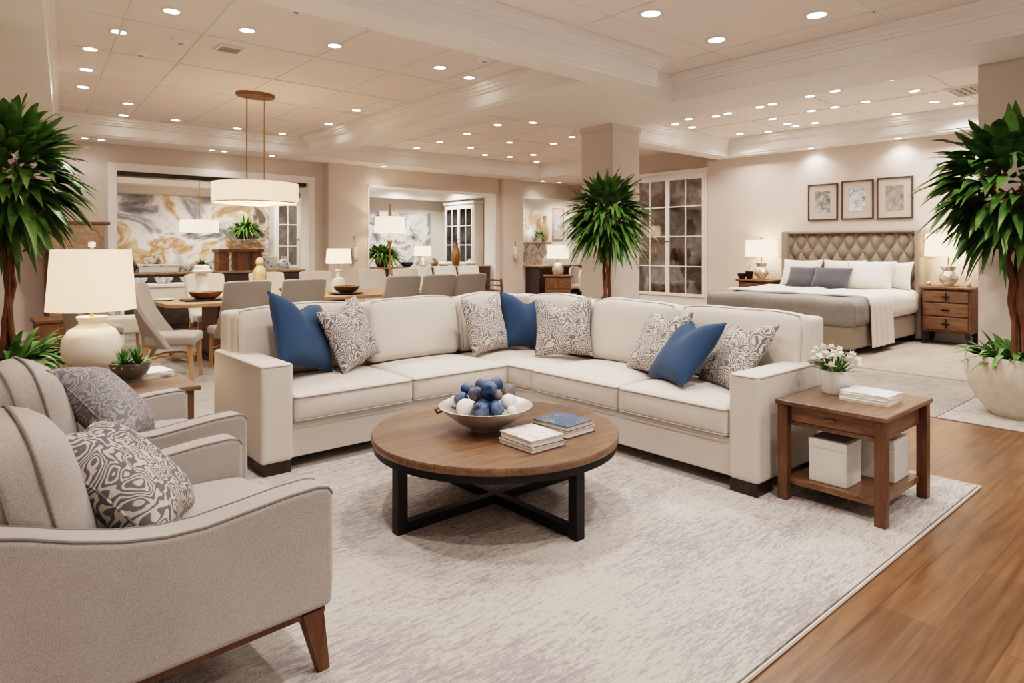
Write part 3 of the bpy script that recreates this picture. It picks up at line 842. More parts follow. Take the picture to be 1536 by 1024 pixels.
# books
def book(label, loc, rz, w, d, h, cover, pages='paper', group=None, name='book', cat='book'):
    t = thing(name, label, cat, loc, R(rz), group)
    c = .003
    MB().box(-w / 2, w / 2, -d / 2, d / 2, h - c, h).obj('front_cover', M[cover], t)
    MB().box(-w / 2, w / 2, -d / 2, d / 2, 0, c).obj('back_cover', M['cover_plain' if cover != 'cover_grey' else 'cover_cream'], t)
    MB().box(-w / 2 + .004, w / 2 - .006, -d / 2 + .006, d / 2 - .006, c, h - c).obj('pages', M[pages], t)
    return t
book('lower dark-edged book under the white book on the coffee table', (2.235, 2.42, ZT), 0, .225, .255, .026, 'cover_cream', group='coffee table books')
book('white picture book lying on top of the front stack on the coffee table', (2.235, 2.42, ZT + .026), -2, .215, .25, .034, 'cover_white', group='coffee table books')
book('cream book beneath the blue book on the coffee table', (2.53, 2.49, ZT), 2, .225, .255, .036, 'cover_cream', group='coffee table books')
book('blue-covered picture book on top of the rear stack on the coffee table', (2.53, 2.49, ZT + .036), 4, .22, .25, .026, 'cover_blue', group='coffee table books')

# ------------------------------------------------------------------ side table (right)
t = thing('side_table', 'square walnut side table with drawer and lower shelf beside the sofa', 'side table', (3.835, 1.51, .014))
hx, hy = .30, .25
MB().rbox((0, 0, .538), (.68, .575, .026), .006, 1).obj('tabletop', M['walnut'], t)
ap = MB().box(-hx + .02, hx - .02, -hy + .01, -hy + .028, .41, .525).box(-hx + .02, hx - .02, hy - .028, hy - .01, .41, .525).box(hx - .028, hx - .01, -hy + .02, hy - .02, .41, .525)
ap.box(-hx + .012, -hx + .028, -hy + .02, hy - .02, .41, .435)
ap.obj('apron', M['walnut'], t, bevel=.002)
dr = MB().box(-hx + .004, -hx + .03, -hy + .035, hy - .035, .437, .522).obj('drawer', M['walnut_y'], t, bevel=.003)
MB().box(-hx - .012, -hx + .006, -.025, .025, .474, .482).obj('handle', M['bronze'], dr)
for sx in (-1, 1):
    for sy in (-1, 1):
        MB().box(sx * hx - .027, sx * hx + .027, sy * hy - .027, sy * hy + .027, 0, .526).obj('leg', M['walnut_z'], t, bevel=.003)
MB().box(-hx + .01, hx - .01, -hy + .01, hy - .01, .085, .12).obj('shelf', M['walnut_y'], t, bevel=.004)
ZS2 = .014 + .551
def storage_box(label, x, y, rz, w, d, h):
    b = thing('storage_box', label, 'box', (x, y, .014 + .12), R(rz), 'white boxes on the side table shelf')
    MB().rbox((0, 0, h * .39), (w, d, h * .78), .004, 1).obj('box_body', M['boxwhite'], b)
    MB().rbox((0, 0, h * .885), (w + .004, d + .004, h * .21), .006, 1).obj('lid', M['boxwhite'], b)
    MB().box(-w / 2 + .01, w / 2 - .01, -d / 2 + .01, d / 2 - .01, h * .985, h + .002).obj('lid_panel', M['boxlid'], b)
    return b
storage_box('white lidded box on the shelf, nearer the sofa', 3.685, 1.55, 0, .19, .20, .235)
storage_box('white lidded box on the shelf, farther from the sofa', 3.975, 1.41, 0, .21, .19, .225)
# flower pot
fp = thing('flower_pot', 'small white pot of white flowers on the side table', 'plant', (3.90, 1.645, ZS2)); fp.scale = (1.15, 1.15, 1.15)
MB().shell([(0, 0), (.052, 0), (.056, .006), (.066, .10), (.068, .115), (.060, .115), (.056, .10), (0, .095)], n=32).obj('pot', M['white'], fp)
b = MB(); rf = random.Random(3)
for k in range(70):
    an = rf.uniform(0, 2 * PI); el = rf.uniform(.5, 1.4)
    b.leaf((.03 * math.cos(an), .03 * math.sin(an), .095), (math.cos(an) * math.cos(el), math.sin(an) * math.cos(el), math.sin(el)), rf.uniform(.10, .19), .010, rf.uniform(.1, .5), .2, 5)
b.obj('foliage', M['grass'], fp)
def flower_mb(r):
    b = MB()
    for k in range(6):
        a = k * PI / 3
        b.leaf((0, 0, 0), (math.cos(a), math.sin(a), .55), r, r * .8, .25, .3, 4)
    for k in range(4):
        a = k * PI / 2 + .4
        b.leaf((0, 0, .003), (math.cos(a) * .5, math.sin(a) * .5, 1), r * .8, r * .7, 0, .3, 4)
    return b
fm = flower_mb(.040).mesh('flower', M['petal'])
for k in range(26):
    an = rf.uniform(0, 2 * PI); rr_ = .105 * math.sqrt(rf.random())
    o = bpy.data.objects.new('flower', fm); COL.objects.link(o); o.parent = fp
    o.location = (rr_ * math.cos(an), rr_ * math.sin(an), .225 - .8 * rr_ + rf.uniform(-.02, .04)); o.rotation_euler = (rf.uniform(-.6, .6), rf.uniform(-.6, .6), an)
def magazine(label, x, y, z, rz, w, d, h, cover, group):
    t = thing('magazine', label, 'magazine', (x, y, z), R(rz), group)
    MB().box(-w / 2, w / 2, -d / 2, d / 2, h * .75, h).obj('cover', M[cover], t)
    MB().box(-w / 2 + .002, w / 2 - .002, -d / 2 + .002, d / 2 - .002, 0, h * .75).obj('pages', M['paper'], t)
    return t
z = ZS2
for k, (h, rz, cv, lab) in enumerate([(.014, 2, 'boxwhite', 'bottom magazine of the stack on the side table'), (.014, -1, 'boxwhite', 'second magazine from the bottom on the side table'), (.012, 3, 'boxwhite', 'third magazine from the bottom on the side table'), (.010, -2, 'cover_grey', 'top magazine with a pale picture cover on the side table')]):
    magazine(lab, 3.845 + .004 * k, 1.43, z, rz, .20, .25, h, cv, 'magazines on the right side table'); z += h

# ------------------------------------------------------------------ end table with lamp (left)
t = thing('end_table', 'walnut end table between the far armchair and the sofa', 'side table', (.76, 4.66, 0))
MB().rbox((0, 0, .585), (.78, 1.12, .03), .006, 1).obj('tabletop', M['walnut'], t)
MB().box(-.33, .33, -.5, .5, .50, .57).obj('apron', M['walnut'], t)
for sx in (-1, 1):
    for sy in (-1, 1):
        MB().box(sx * .33 - .03, sx * .33 + .03, sy * .5 - .03, sy * .5 + .03, 0, .571).obj('leg', M['walnut_z'], t)
MB().box(-.31, .31, -.48, .48, .14, .17).obj('shelf', M['walnut'], t)
def lamp(name, label, loc, vase, vmat, neckz, sr0, sr1, sz0, sz1, smat, e, finial=True, group=None, foot=None, square=False):
    t = thing(name, label, 'lamp', loc, 0, group)
    MB().shell(vase, n=40).obj('lamp_base', M[vmat], t)
    if foot: MB().lathe([(0, 0), (foot[0], 0), (foot[0], foot[1]), (0, foot[1])], n=24).obj('foot', M['brass'], t)
    MB().lathe([(0, neckz - .02), (.012, neckz - .02), (.012, sz1 + .01), (0, sz1 + .01)], n=12).obj('stem', M['brass'], t)
    if square:
        k = .8
        sh = MB()
        P = []
        for (r, z_) in ((sr0, sz0), (sr1, sz1), (sr1 - .005, sz1), (sr0 - .005, sz0)):
            P += [(sx * r, sy * r * k, z_) for sx, sy in ((-1, -1), (1, -1), (1, 1), (-1, 1))]
        fs = []
        for a in range(4):
            b2 = (a + 1) % 4
            for q in range(4):
                r2 = (q + 1) % 4
                fs.append((a * 4 + q, a * 4 + r2, b2 * 4 + r2, b2 * 4 + q))
        sh.add(P, fs)
    else:
        sh = drum_shade(sr0, sr1, sz0, sz1, n=48)
    s = sh.obj('lamp_shade', M[smat], t)
    sp_ = MB()
    for k in range(3):
        a = k * 2 * PI / 3 + .3; sp_.tube([(0, 0, sz1 - .015), (math.cos(a) * (sr1 * (.78 if square else .985)), math.sin(a) * (sr1 * (.78 if square else .985)), sz1 - .015)], .003, 5)
    sp_.obj('shade_spider', M['brass'], s)
    if finial:
        MB().lathe([(0, sz1), (.008, sz1), (.008, sz1 + .015), (.02, sz1 + .02), (.022, sz1 + .045), (.014, sz1 + .05), (0, sz1 + .05)], n=12).obj('finial', M['ceramic' if finial == 1 else 'bronze'], t)
    zc = (sz0 + sz1) / 2 - .03
    MB().lathe([(0, zc - .05), (.02, zc - .045), (.033, zc), (.025, zc + .035), (0, zc + .045)], n=14).obj('bulb', M['bulb'], t)
    if e:
        point_light((loc[0], loc[1], loc[2] + zc), e)
    return t
vase1 = [(r_ * .88, z_) for r_, z_ in [(0, 0), (.085, 0), (.09, .012), (.14, .05), (.182, .11), (.193, .165), (.186, .22), (.15, .275), (.105, .30), (.083, .315), (.085, .335), (.098, .35), (.098, .362), (.07, .362), (.07, .31), (0, .30)]]
lamp('table_lamp', 'large lit table lamp with round ivory ceramic base on the end table', (.73, 4.95, .60), vase1, 'ceramic', 0.36, .250, .222, .405, .79, 'shade', 19, 1)
# dish garden
dg = thing('potted_succulent', 'small green plant in a dark grey bowl on the end table', 'plant', (.86, 4.48, .60))
MB().shell([(0, 0), (.06, 0), (.062, .012), (.05, .02), (.085, .045), (.108, .085), (.112, .118), (.103, .118), (.09, .085), (0, .075)], n=32).obj('pot', M['greyceramic'], dg)
MB().lathe([(0, .07), (.095, .09), (0, .108)], n=20).obj('soil', M['soil'], dg)
b = MB(); rf = random.Random(5)
for (ox, oy, n_) in ((-.03, .03, 34), (.03, -.02, 40), (-.05, -.04, 18)):
    for k in range(n_):
        an = rf.uniform(0, 2 * PI); el = rf.uniform(.15, 1.45)
        b.leaf((ox, oy, .095), (math.cos(an) * math.cos(el), math.sin(an) * math.cos(el), math.sin(el)), rf.uniform(.08, .18), .016, rf.uniform(0, .35), .3, 4)
b.obj('foliage', M['grass'], dg)
z = .60
for k, (h, rz, cv, lab) in enumerate([(.012, 8, 'cover_cream', 'bottom magazine of the pile on the lamp end table'), (.012, -4, 'boxwhite', 'second magazine of the pile on the lamp end table'), (.010, 6, 'cover_grey', 'top magazine of the pile on the lamp end table')]):
    magazine(lab, 1.0, 4.62, z, rz, .19, .25, h, cv, 'magazines on the lamp end table'); z += h

# ------------------------------------------------------------------ indoor trees
def tree(label, loc, pot, potmat, trunks, crown_c, crown_r, nleaf, L, W, seed, under=60, underL=.35, mat='leaf', trunk_r=.03, limit=None, group='tall potted indoor trees', wts=None):
    t = thing('potted_tree', label, 'plant', loc, 0, group)
    MB().shell(pot, n=48).obj('pot', M[potmat], t)
    rim = max(p[0] for p in pot); zr = max(p[1] for p in pot)
    MB().lathe([(0, zr - .07), (rim * .9, zr - .075), (0, zr - .055)], n=24).obj('soil', M['soil'], t)
    rr = random.Random(seed)
    b = MB(); tips = []
    cz = crown_c[2]
    for k in range(trunks):
        a = 2 * PI * k / trunks + seed
        p0 = Vector((.05 * math.cos(a), .05 * math.sin(a), zr - .09))
        pts = [p0]; n = 9
        end = Vector((crown_c[0] + crown_r[0] * .3 * math.cos(a), crown_c[1] + crown_r[1] * .3 * math.sin(a), cz + rr.uniform(-.1, .25) * crown_r[2]))
        for i in range(1, n + 1):
            s = i / n; q = p0.lerp(end, s) + Vector((rr.uniform(-.018, .018), rr.uniform(-.018, .018), 0)) - Vector((math.cos(a), math.sin(a), 0)) * .06 * math.sin(PI * s)
            pts.append(q)
        b.tube(pts, [trunk_r * (1 - .5 * i / n) for i in range(n + 1)], 8)
        for m_ in range(5):
            s = .62 + .08 * m_; q = p0.lerp(end, s)
            an = rr.uniform(0, 2 * PI); e = q + Vector((math.cos(an) * crown_r[0] * .5, math.sin(an) * crown_r[1] * .5, crown_r[2] * rr.uniform(.1, .5)))
            b.tube([q, q.lerp(e, .5) + Vector((0, 0, -.02)), e], [trunk_r * .4, trunk_r * .33, trunk_r * .22], 6)
    b.obj('trunk', M['bark'], t)
    b = MB()
    for k in range(nleaf):
        # point in the crown, leaves radiate outward and droop
        while True:
            d = Vector((rr.uniform(-1, 1), rr.uniform(-1, 1), rr.uniform(-1, 1)))
            if .05 < d.length < 1: break
        rad = d.length ** .6; d.normalize()
        p = Vector((crown_c[0] + d.x * rad * crown_r[0] * .62, crown_c[1] + d.y * rad * crown_r[1] * .62, cz + d.z * rad * crown_r[2] * .72))
        out = Vector((d.x, d.y, d.z * .7 + .22 + rr.uniform(-.3, .3))) + Vector((rr.uniform(-.5, .5), rr.uniform(-.5, .5), 0))
        s = rr.uniform(.75, 1.2)
        tip = p + out.normalized() * L * s
        if limit and not limit(tip): continue
        b.leaf(p, out, L * s, W * rr.uniform(.8, 1.15), rr.uniform(.35, .7) if d.z < .4 else rr.uniform(.1, .4), .3, 7, rr.uniform(-.5, .5))
    b.obj('foliage', M[mat], t)
    if under:
        b = MB()
        for k in range(under):
            an = rr.uniform(0, 2 * PI); el = rr.uniform(.35, 1.3); r0 = rim * .55 * math.sqrt(rr.random())
            if limit and not limit(Vector(((r0 + underL * math.cos(el) * .9) * math.cos(an), 0, 2))): continue
            b.leaf((r0 * math.cos(an), r0 * math.sin(an), zr - .065), (math.cos(an) * math.cos(el), math.sin(an) * math.cos(el), math.sin(el)), underL * rr.uniform(.6, 1.15), underL * .13, rr.uniform(.3, .85), .3, 6)
        b.obj('underplanting', M['grass'], t)
    return t
def potprof(r, h, base=.6, th=.03, bulge=.04):
    out = []
    for k in range(9):
        s = k / 8; out.append((r * (base + (1 - base) * math.sin(s * PI / 2) ** .8) + bulge * math.sin(PI * s) * .5, h * s))
    return [(0, 0)] + out + [(r - th, h), (r - th - .01, h * .75), (0, h * .7)]
tree('tall leafy tree in a cream pot at the left edge beside the lamp', (.38, 6.15, 0), potprof(.27, .58, .78), 'stoneware', 4, (0, 0, 1.95), (.40, .40, .48), 400, .36, .088, 2, 85, .50, trunk_r=.022, limit=lambda p: p.x > -.58 and p.z > 1.33)
tree('tall leafy tree in a wide round planter in front of the right pillar', (6.80, 1.33, .01), potprof(.40, .50, .55, .03, .06), 'stoneware', 3, (-.05, .08, 1.93), (.54, .54, .56), 460, .36, .100, 4, 120, .46, mat='leaf2', trunk_r=.042, limit=lambda p: p.x < .36 and p.z > 1.27)
tree('bushy tree behind the sofa in front of the square column', (6.12, 5.28, 0), potprof(.27, .70, .7), 'stoneware', 3, (0, 0, 1.80), (.42, .42, .44), 520, .36, .062, 6, 60, .34, trunk_r=.024, limit=lambda p: p.z > 1.27)

# ------------------------------------------------------------------ dining set
TX0, TX1, TY0, TY1 = 1.95, 6.35, 8.15, 9.35
t = thing('dining_table', 'long light oak dining table set behind the sofa', 'dining table', ((TX0 + TX1) / 2, (TY0 + TY1) / 2, .006))
L2, W2 = (TX1 - TX0) / 2, (TY1 - TY0) / 2
MB().prism([(-L2, -W2 + .16), (-L2 + .22, -W2), (L2 - .2, -W2), (L2, -W2 + .16), (L2, W2 - .16), (L2 - .2, W2), (-L2 + .2, W2), (-L2, W2 - .16)], 'z', .70, .745).obj('tabletop', M['oak'], t, bevel=.006)
for x in (-1.5, 0, 1.5):
    pd = MB().box(x - .10, x + .10, -.32, .32, .05, .70).box(x - .16, x + .16, -.42, .42, 0, .05)
    pd.obj('pedestal', M['rail'], t, bevel=.006)
ZD = .006 + .745
def make_chair(label, fab):
    t = thing('dining_chair', label, 'chair', group='upholstered dining chairs')
    def sf(x, y, z, p):
        q = Vector(p)
        if z > 0: q.z += .02 * (1 - x ** 4) * (1 - y ** 4) * z
        q.x *= 1 + .06 * y
        return q
    MB().rbox((0, .03, .435), (.50, .48, .10), .03, 5, sf).obj('seat', M[fab], t)
    def bk(u, v):
        a = -1 + 2 * u; z = .37 + .66 * v
        hw = .245 + .03 * v - .015 * v * v
        wing = (.07 + .20 * max(0, 1 - v * 1.35) ** 1.5) * abs(a) ** 3
        y = -.20 - .155 * v ** 1.2 + wing + .015 * (1 - a * a) * 0
        n = Vector((a * abs(a) * -.35 * 3 * (.07 + .2 * (1 - v)) * 2, 1, .2)).normalized()
        return (a * hw, y, z - .018 * abs(a) ** 6 * v), n
    o = MB().sheet(bk, 16, 10, .055).obj('backrest', M[fab], t, angle=60, bevel=.012)
    for sx in (-1, 1):
        MB().bar((sx * .21, .22, .40), (sx * .225, .25, 0), .05, .03).obj('leg', M['oakleg'], t)
        MB().bar((sx * .20, -.17, .40), (sx * .22, -.34, 0), .05, .03).obj('leg', M['oakleg'], t)
    st = MB()
    for sx in (-1, 1):
        st.tube([(sx * .215, -.24, .22), (sx * .16, -.08, .27), (sx * .16, .08, .27), (sx * .218, .235, .22)], .013, 6)
    st.tube([(-.165, 0, .272), (.165, 0, .272)], .013, 6)
    st.obj('stretcher', M['oakleg'], t)
    return t
CH = make_chair('grey upholstered dining chair at the left head of the table, seen from its side', 'dchair')
CH.location = (1.84, 7.62, .006); CH.rotation_euler = (0, 0, -PI / 2 - .45)
names = ['first', 'second', 'third', 'fourth', 'fifth']
for k, x in enumerate((2.62, 3.30, 4.67, 5.26, 5.82)):
    dup(CH, (x, 7.90, .006), (0, 0, rnd.uniform(-.04, .04)), 'grey dining chair with its back to the sofa, %s from the left along the table' % names[k])
CH2 = make_chair('pale dining chair on the far side of the table, behind the white figure', 'dchair_light')
CH2.location = (2.86, 9.72, .006); CH2.rotation_euler = (0, 0, PI)
for (x, y, lab, rz) in ((3.75, 9.72, 'pale dining chair on the far side of the table, behind the carved statue', PI), (4.55, 9.75, 'pale dining chair on the far side, just left of the white table lamp', PI),
                    (5.55, 9.75, 'pale dining chair on the far side, under the floor lamp', PI), (6.28, 9.85, 'pale dining chair on the far side, last at the right end', PI),
                    (7.15, 10.7, 'pale chair behind the table, left of three near the second opening', PI), (7.75, 10.7, 'pale chair behind the table, middle of three near the second opening', PI),
                    (8.35, 10.7, 'pale chair behind the table, right of three near the second opening', PI)):
    dup(CH2, (x, y, .006 if x < 6.5 else 0), rz, lab)
dup(CH, (1.35, 9.05, .006), -PI / 2, 'grey dining chair behind the left head chair, half hidden')
# things on the dining table
def bowl_thing(name, label, x, y, z, r, h, mat, cat='bowl', grp=None):
    t = tag(MB().shell([(0, 0), (r * .5, 0), (r * .8, h * .4), (r, h), (r * .95, h), (r * .72, h * .45), (r * .4, h * .15), (0, h * .15)], n=28).obj(name, M[mat], loc=(x, y, z)), label, cat, grp)
    return t
def plate(label, x, y, z, r, mat, grp='place settings on the dining table'):
    return tag(MB().lathe([(0, 0), (r * .6, 0), (r, .016), (r * .98, .02), (r * .6, .007), (0, .006)], n=28).obj('plate', M[mat], loc=(x, y, z)), label, 'plate', grp)
tr = tag(MB().rbox((0, 0, .01), (.62, .30, .02), .006).obj('serving_tray', M['espresso'], loc=(2.52, 8.62, ZD)), 'dark tray under the brown bowl at the left of the dining table', 'tray')
bowl_thing('wooden_bowl', 'round brown bowl on the dark tray near the left end of the table', 2.47, 8.62, ZD + .02, .20, .09, 'rustic')
plate('white plate at the left end of the dining table', 2.08, 8.95, ZD, .12, 'white')
plate('white plate beside the tray, second along the dining table', 2.98, 8.40, ZD, .13, 'white')
plate('white plate behind the second chair of the table', 3.45, 8.5, ZD, .14, 'white')
plate('white plate left of the wicker basket on the table', 3.9, 8.75, ZD, .14, 'white')
plate('white plate near the right end of the dining table', 5.55, 8.45, ZD, .14, 'white')
plate('dark wooden charger under the wicker basket', 4.33, 8.55, ZD, .24, 'espresso')
bowl_thing('wicker_basket', 'brown wicker basket on the dark charger before the white table lamp', 4.33, 8.55, ZD + .02, .19, .09, 'rustic', 'basket')
bowl_thing('wooden_bowl', 'brown bowl on the table between the first two near chairs', 3.72, 9.1, ZD, .14, .08, 'rustic')
# white figure vase
fv = thing('figurine', 'white sculptural vase figure standing on the dining table', 'sculpture', (2.56, 9.1, ZD))
MB().shell([(0, 0), (.07, 0), (.085, .05), (.075, .12), (.055, .2), (.08, .27), (.06, .33), (0, .33)], n=20).obj('body', M['white'], fv)
MB().shell([(0, .33), (.12, .33), (.13, .35), (.10, .37), (.09, .41), (.06, .43), (0, .43)], n=20).obj('cap', M['ceramic'], fv)
st = thing('statue', 'carved honey coloured statue standing on the dining table', 'sculpture', (3.31, 9.1, ZD))
MB().lathe([(0, 0), (.10, 0), (.10, .03), (.085, .05), (.095, .12), (.085, .22), (.09, .3), (.075, .36), (.05, .39), (.045, .41), (0, .415)], n=14).obj('body', M['alabaster'], st)
MB().lathe([(0, .40), (.03, .40), (.055, .43), (.055, .47), (.035, .51), (0, .52)], n=12).obj('head', M['alabaster'], st)
# white square lamp on table
lamp('table_lamp', 'small lit lamp with square white base and shade on the dining table', (4.47, 9.08, ZD), [(0, 0), (.10, 0), (.10, .14), (.08, .19), (.035, .21), (.03, .30), (.05, .31), (.05, .33), (0, .33)], 'ceramic', 0.33, .15, .135, .42, .64, 'shade_hot', 7, 0, square=True)
# pendant
pn = thing('pendant_lamp', 'wide white drum pendant on two brass rods over the dining table', 'pendant lamp', (3.11, 8.7, 0))
MB().lathe([(0, ZC - .045), (.24, ZC - .045), (.25, ZC - .035), (.25, ZC), (0, ZC)], n=36, sx=1, sy=.7).obj('canopy', M['bronze'], pn)
for s in (-.115, .115):
    MB().tube([(s * .755, -s * .656, 2.22), (s * .755, -s * .656, ZC - .04)], .009, 8).obj('rod', M['brass'], pn)
MB().shell([(.535, 1.985), (.535, 2.245), (.53, 2.245), (.53, 1.985)], n=64).obj('drum_shade', M['shade'], pn)
MB().shell([(.537, 1.983), (.537, 1.995), (.528, 1.995), (.528, 1.983)], n=64).obj('rim_band', M['brass'], pn)
MB().lathe([(0, 2.235), (.53, 2.235), (.53, 2.242), (0, 2.242)], n=48).obj('diffuser', M['shade_hot'], pn)
b = MB().tube([(-.16, 0, 2.03), (-.16, 0, 2.0), (.16, 0, 2.0), (.16, 0, 2.03)], .008, 6)
for s in (-.16, .16): b.tube([(s, 0, 2.02), (s, 0, 2.23)], .006, 6)
b.obj('lamp_frame', M['bronze'], pn)
for s in (-.12, .12):
    MB().lathe([(0, 2.05), (.03, 2.06), (.04, 2.1), (.025, 2.14), (0, 2.15)], (s, 0, 0), 12).obj('bulb', M['bulb'], pn)
point_light((3.11, 8.7, 2.08), 55, r=.1)

# floor lamp and fern behind the table
fl = thing('floor_lamp', 'brass floor lamp with white drum shade standing before the second opening', 'floor lamp', (7.0, 11.9, 0))
MB().lathe([(0, 0), (.17, 0), (.17, .02), (.03, .04), (0, .04)], n=24).obj('lamp_base', M['brass'], fl)
MB().lathe([(0, .03), (.018, .03), (.018, .8), (.035, .82), (.018, .85), (.018, 1.45), (.05, 1.5), (.05, 1.56), (.02, 1.6), (.012, 1.75), (.012, 2.2), (0, 2.2)], n=14).obj('pole', M['brass'], fl)
drum_shade(.32, .30, 1.72, 2.04, n=48).obj('lamp_shade', M['shade_hot'], fl)
MB().lathe([(0, 2.04), (.03, 2.05), (.035, 2.12), (.02, 2.16), (.012, 2.3), (0, 2.32)], n=12).obj('finial', M['bronze'], fl)
point_light((7.0, 11.9, 1.88), 14)
def fern(label, loc, potmat, r, h, n, L, seed, grp=None, W=.05, limit=None):
    t = thing('potted_fern', label, 'plant', loc, 0, grp)
    MB().shell(potprof(r, h, .7, .015, .02), n=28).obj('pot', M[potmat], t)
    rr = random.Random(seed); b = MB()
    for k in range(n):
        an = rr.uniform(0, 2 * PI); el = rr.uniform(.1, 1.45)
        lf = L * rr.uniform(.6, 1.1)
        if limit and not limit(math.cos(an) * math.cos(el) * lf, math.sin(an) * math.cos(el) * lf): continue
        b.leaf((.4 * r * math.cos(an), .4 * r * math.sin(an), h * .75), (math.cos(an) * math.cos(el), math.sin(an) * math.cos(el), math.sin(el)), lf, W, rr.uniform(.3, .9), .3, 6)
    b.obj('foliage', M['leaf'], t)
    return t
fern('big green fern in a brown pot on the counter behind the floor lamp', (7.33, 12.78, .98), 'rustic', .16, .30, 300, .58, 8, W=.06, limit=lambda x, y: x > -.55)

# counters in the back openings
def counter(label, x0, x1, y0, y1, h):
    t = thing('console_counter', label, 'counter', ((x0 + x1) / 2, (y0 + y1) / 2, 0))
    w, d = (x1 - x0) / 2, (y1 - y0) / 2
    MB().box(-w + .02, w - .02, -d + .03, d - .02, 0, h - .04).obj('body', M['darkpanel'], t)
    MB().rbox((0, 0, h - .02), (2 * w, 2 * d, .04), .008).obj('countertop', M['rustic_pale'], t)
    n = max(2, int((x1 - x0) / .6))
    for k in range(n):
        a = -w + .04 + k * (2 * w - .08) / n
        MB().box(a + .015, a + (2 * w - .08) / n - .015, -d + .015, -d + .03, .08, h - .08).obj('door_panel', M['darkpanel'], t, bevel=.004)
    return t
counter('long dark counter below the mural opening on the left', 2.2, 5.42, 12.46, 13.05, .98)
counter('long dark counter in the middle opening, below the glass cabinet', 6.8, 10.16, 12.46, 13.05, .98)
dc = thing('sideboard', 'dark sideboard with legs in front of the third opening', 'sideboard', (12.12, 12.05, 0))
MB().box(-.98, .98, -.25, .25, .22, .92).obj('body', M['darkpanel'], dc, bevel=.006)
MB().rbox((0, 0, .94), (2.04, .56, .04), .006).obj('top', M['rustic_pale'], dc)
for k in range(3):
    MB().box(-.94 + k * .63, -.34 + k * .63, -.268, -.25, .26, .88).obj('door', M['espresso'], dc, bevel=.004)
for sx in (-.9, .9):
    for sy in (-.2, .2): MB().bar((sx, sy, .23), (sx * 1.02, sy, 0), .06, .04).obj('leg', M['espresso'], dc)
# murals
def panel(name, label, cat, x0, x1, y, z0, z1, mat):
    return tag(MB().box(-(x1 - x0) / 2, (x1 - x0) / 2, -.02, .02, -(z1 - z0) / 2, (z1 - z0) / 2).obj(name, M[mat], loc=((x0 + x1) / 2, y, (z0 + z1) / 2)), label, cat)
panel('wall_mural', 'abstract grey, white and ochre landscape mural seen through the left opening', 'mural', 1.3, 5.75, 15.18, .9, 2.5, 'mural_warm')
panel('wall_mural', 'grey and white mountain mural seen through the middle opening', 'mural', 7.3, 10.2, 15.18, .9, 2.35, 'mural_grey')
panel('wall_mural', 'brown and white stone-textured wall art seen through the third opening', 'mural', 11.9, 13.5, 13.98, .9, 2.5, 'mural_brown')
# glass cabinets
def cabinet(label, loc, rz, W, H, z0, ncol, nrow, doors=2, depth=.34):
    """front faces local -y"""
    t = thing('glass_cabinet', label, 'cabinet', loc, rz, 'white glass-fronted display cabinets')
    c = MB().box(-W / 2, -W / 2 + .05, 0, depth, 0, H).box(W / 2 - .05, W / 2, 0, depth, 0, H).box(-W / 2 + .05, W / 2 - .05, 0, depth, H - .07, H).box(-W / 2 + .05, W / 2 - .05, 0, depth, 0, z0)
    c.box(-W / 2 - .03, W / 2 + .03, -.03, depth, H, H + .06)
    c.obj('carcass', M['white'], t)
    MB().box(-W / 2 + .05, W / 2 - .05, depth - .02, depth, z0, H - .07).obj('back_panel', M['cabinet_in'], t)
    dw = (W - .1) / doors
    zt = H - .07
    for k in range(1, nrow):
        z = z0 + (zt - z0) * k / nrow
        MB().box(-W / 2 + .05, W / 2 - .05, .03, depth - .02, z - .01, z + .01).obj('shelf', M['rustic_pale'], t)
    for d in range(doors):
        x0 = -W / 2 + .05 + d * dw; x1 = x0 + dw
        f = MB().box(x0, x0 + .05, -.02, .015, z0, zt).box(x1 - .05, x1, -.02, .015, z0, zt).box(x0 + .05, x1 - .05, -.02, .015, z0, z0 + .06).box(x0 + .05, x1 - .05, -.02, .015, zt - .06, zt)
        for i in range(1, ncol): f.box(x0 + dw * i / ncol - .011, x0 + dw * i / ncol + .011, -.016, .012, z0, zt)
        for j in range(1, nrow):
            z = z0 + (zt - z0) * j / nrow; f.box(x0 + .05, x1 - .05, -.014, .0115, z - .011, z + .011)
        o = f.obj('door', M['white'], t)
        MB().box(x0 + .045, x1 - .045, -.003, .003, z0 + .05, zt - .05).obj('pane', M['glass'], o)
        hx_ = x1 - .025 if d == 0 else x0 + .025
        MB().lathe([(0, 0), (.014, 0), (.014, .03), (0, .03)], n=10, M=Matrix.Translation((hx_, -.02, (z0 + zt) / 2 - .1)) @ Matrix.Rotation(PI / 2, 4, 'X')).obj('knob', M['bronze'], o)
    return t
cabinet('tall white glass-doored cabinet between the column and the bedroom wall', (11.355, 8.15, 0), -PI / 2, 1.85, 2.92, .42, 2, 4, 2, .30)
cabinet('white glass cabinet at the right side of the middle opening', (10.28, 13.95, 0), -PI / 2, 1.3, 2.55, .98, 2, 3, 2, .30)
cabinet('narrow white glass cabinet at the right of the left opening, beyond the mural', (6.0, 14.75, 0), 0, .62, 2.5, .95, 2, 3, 1, .34)
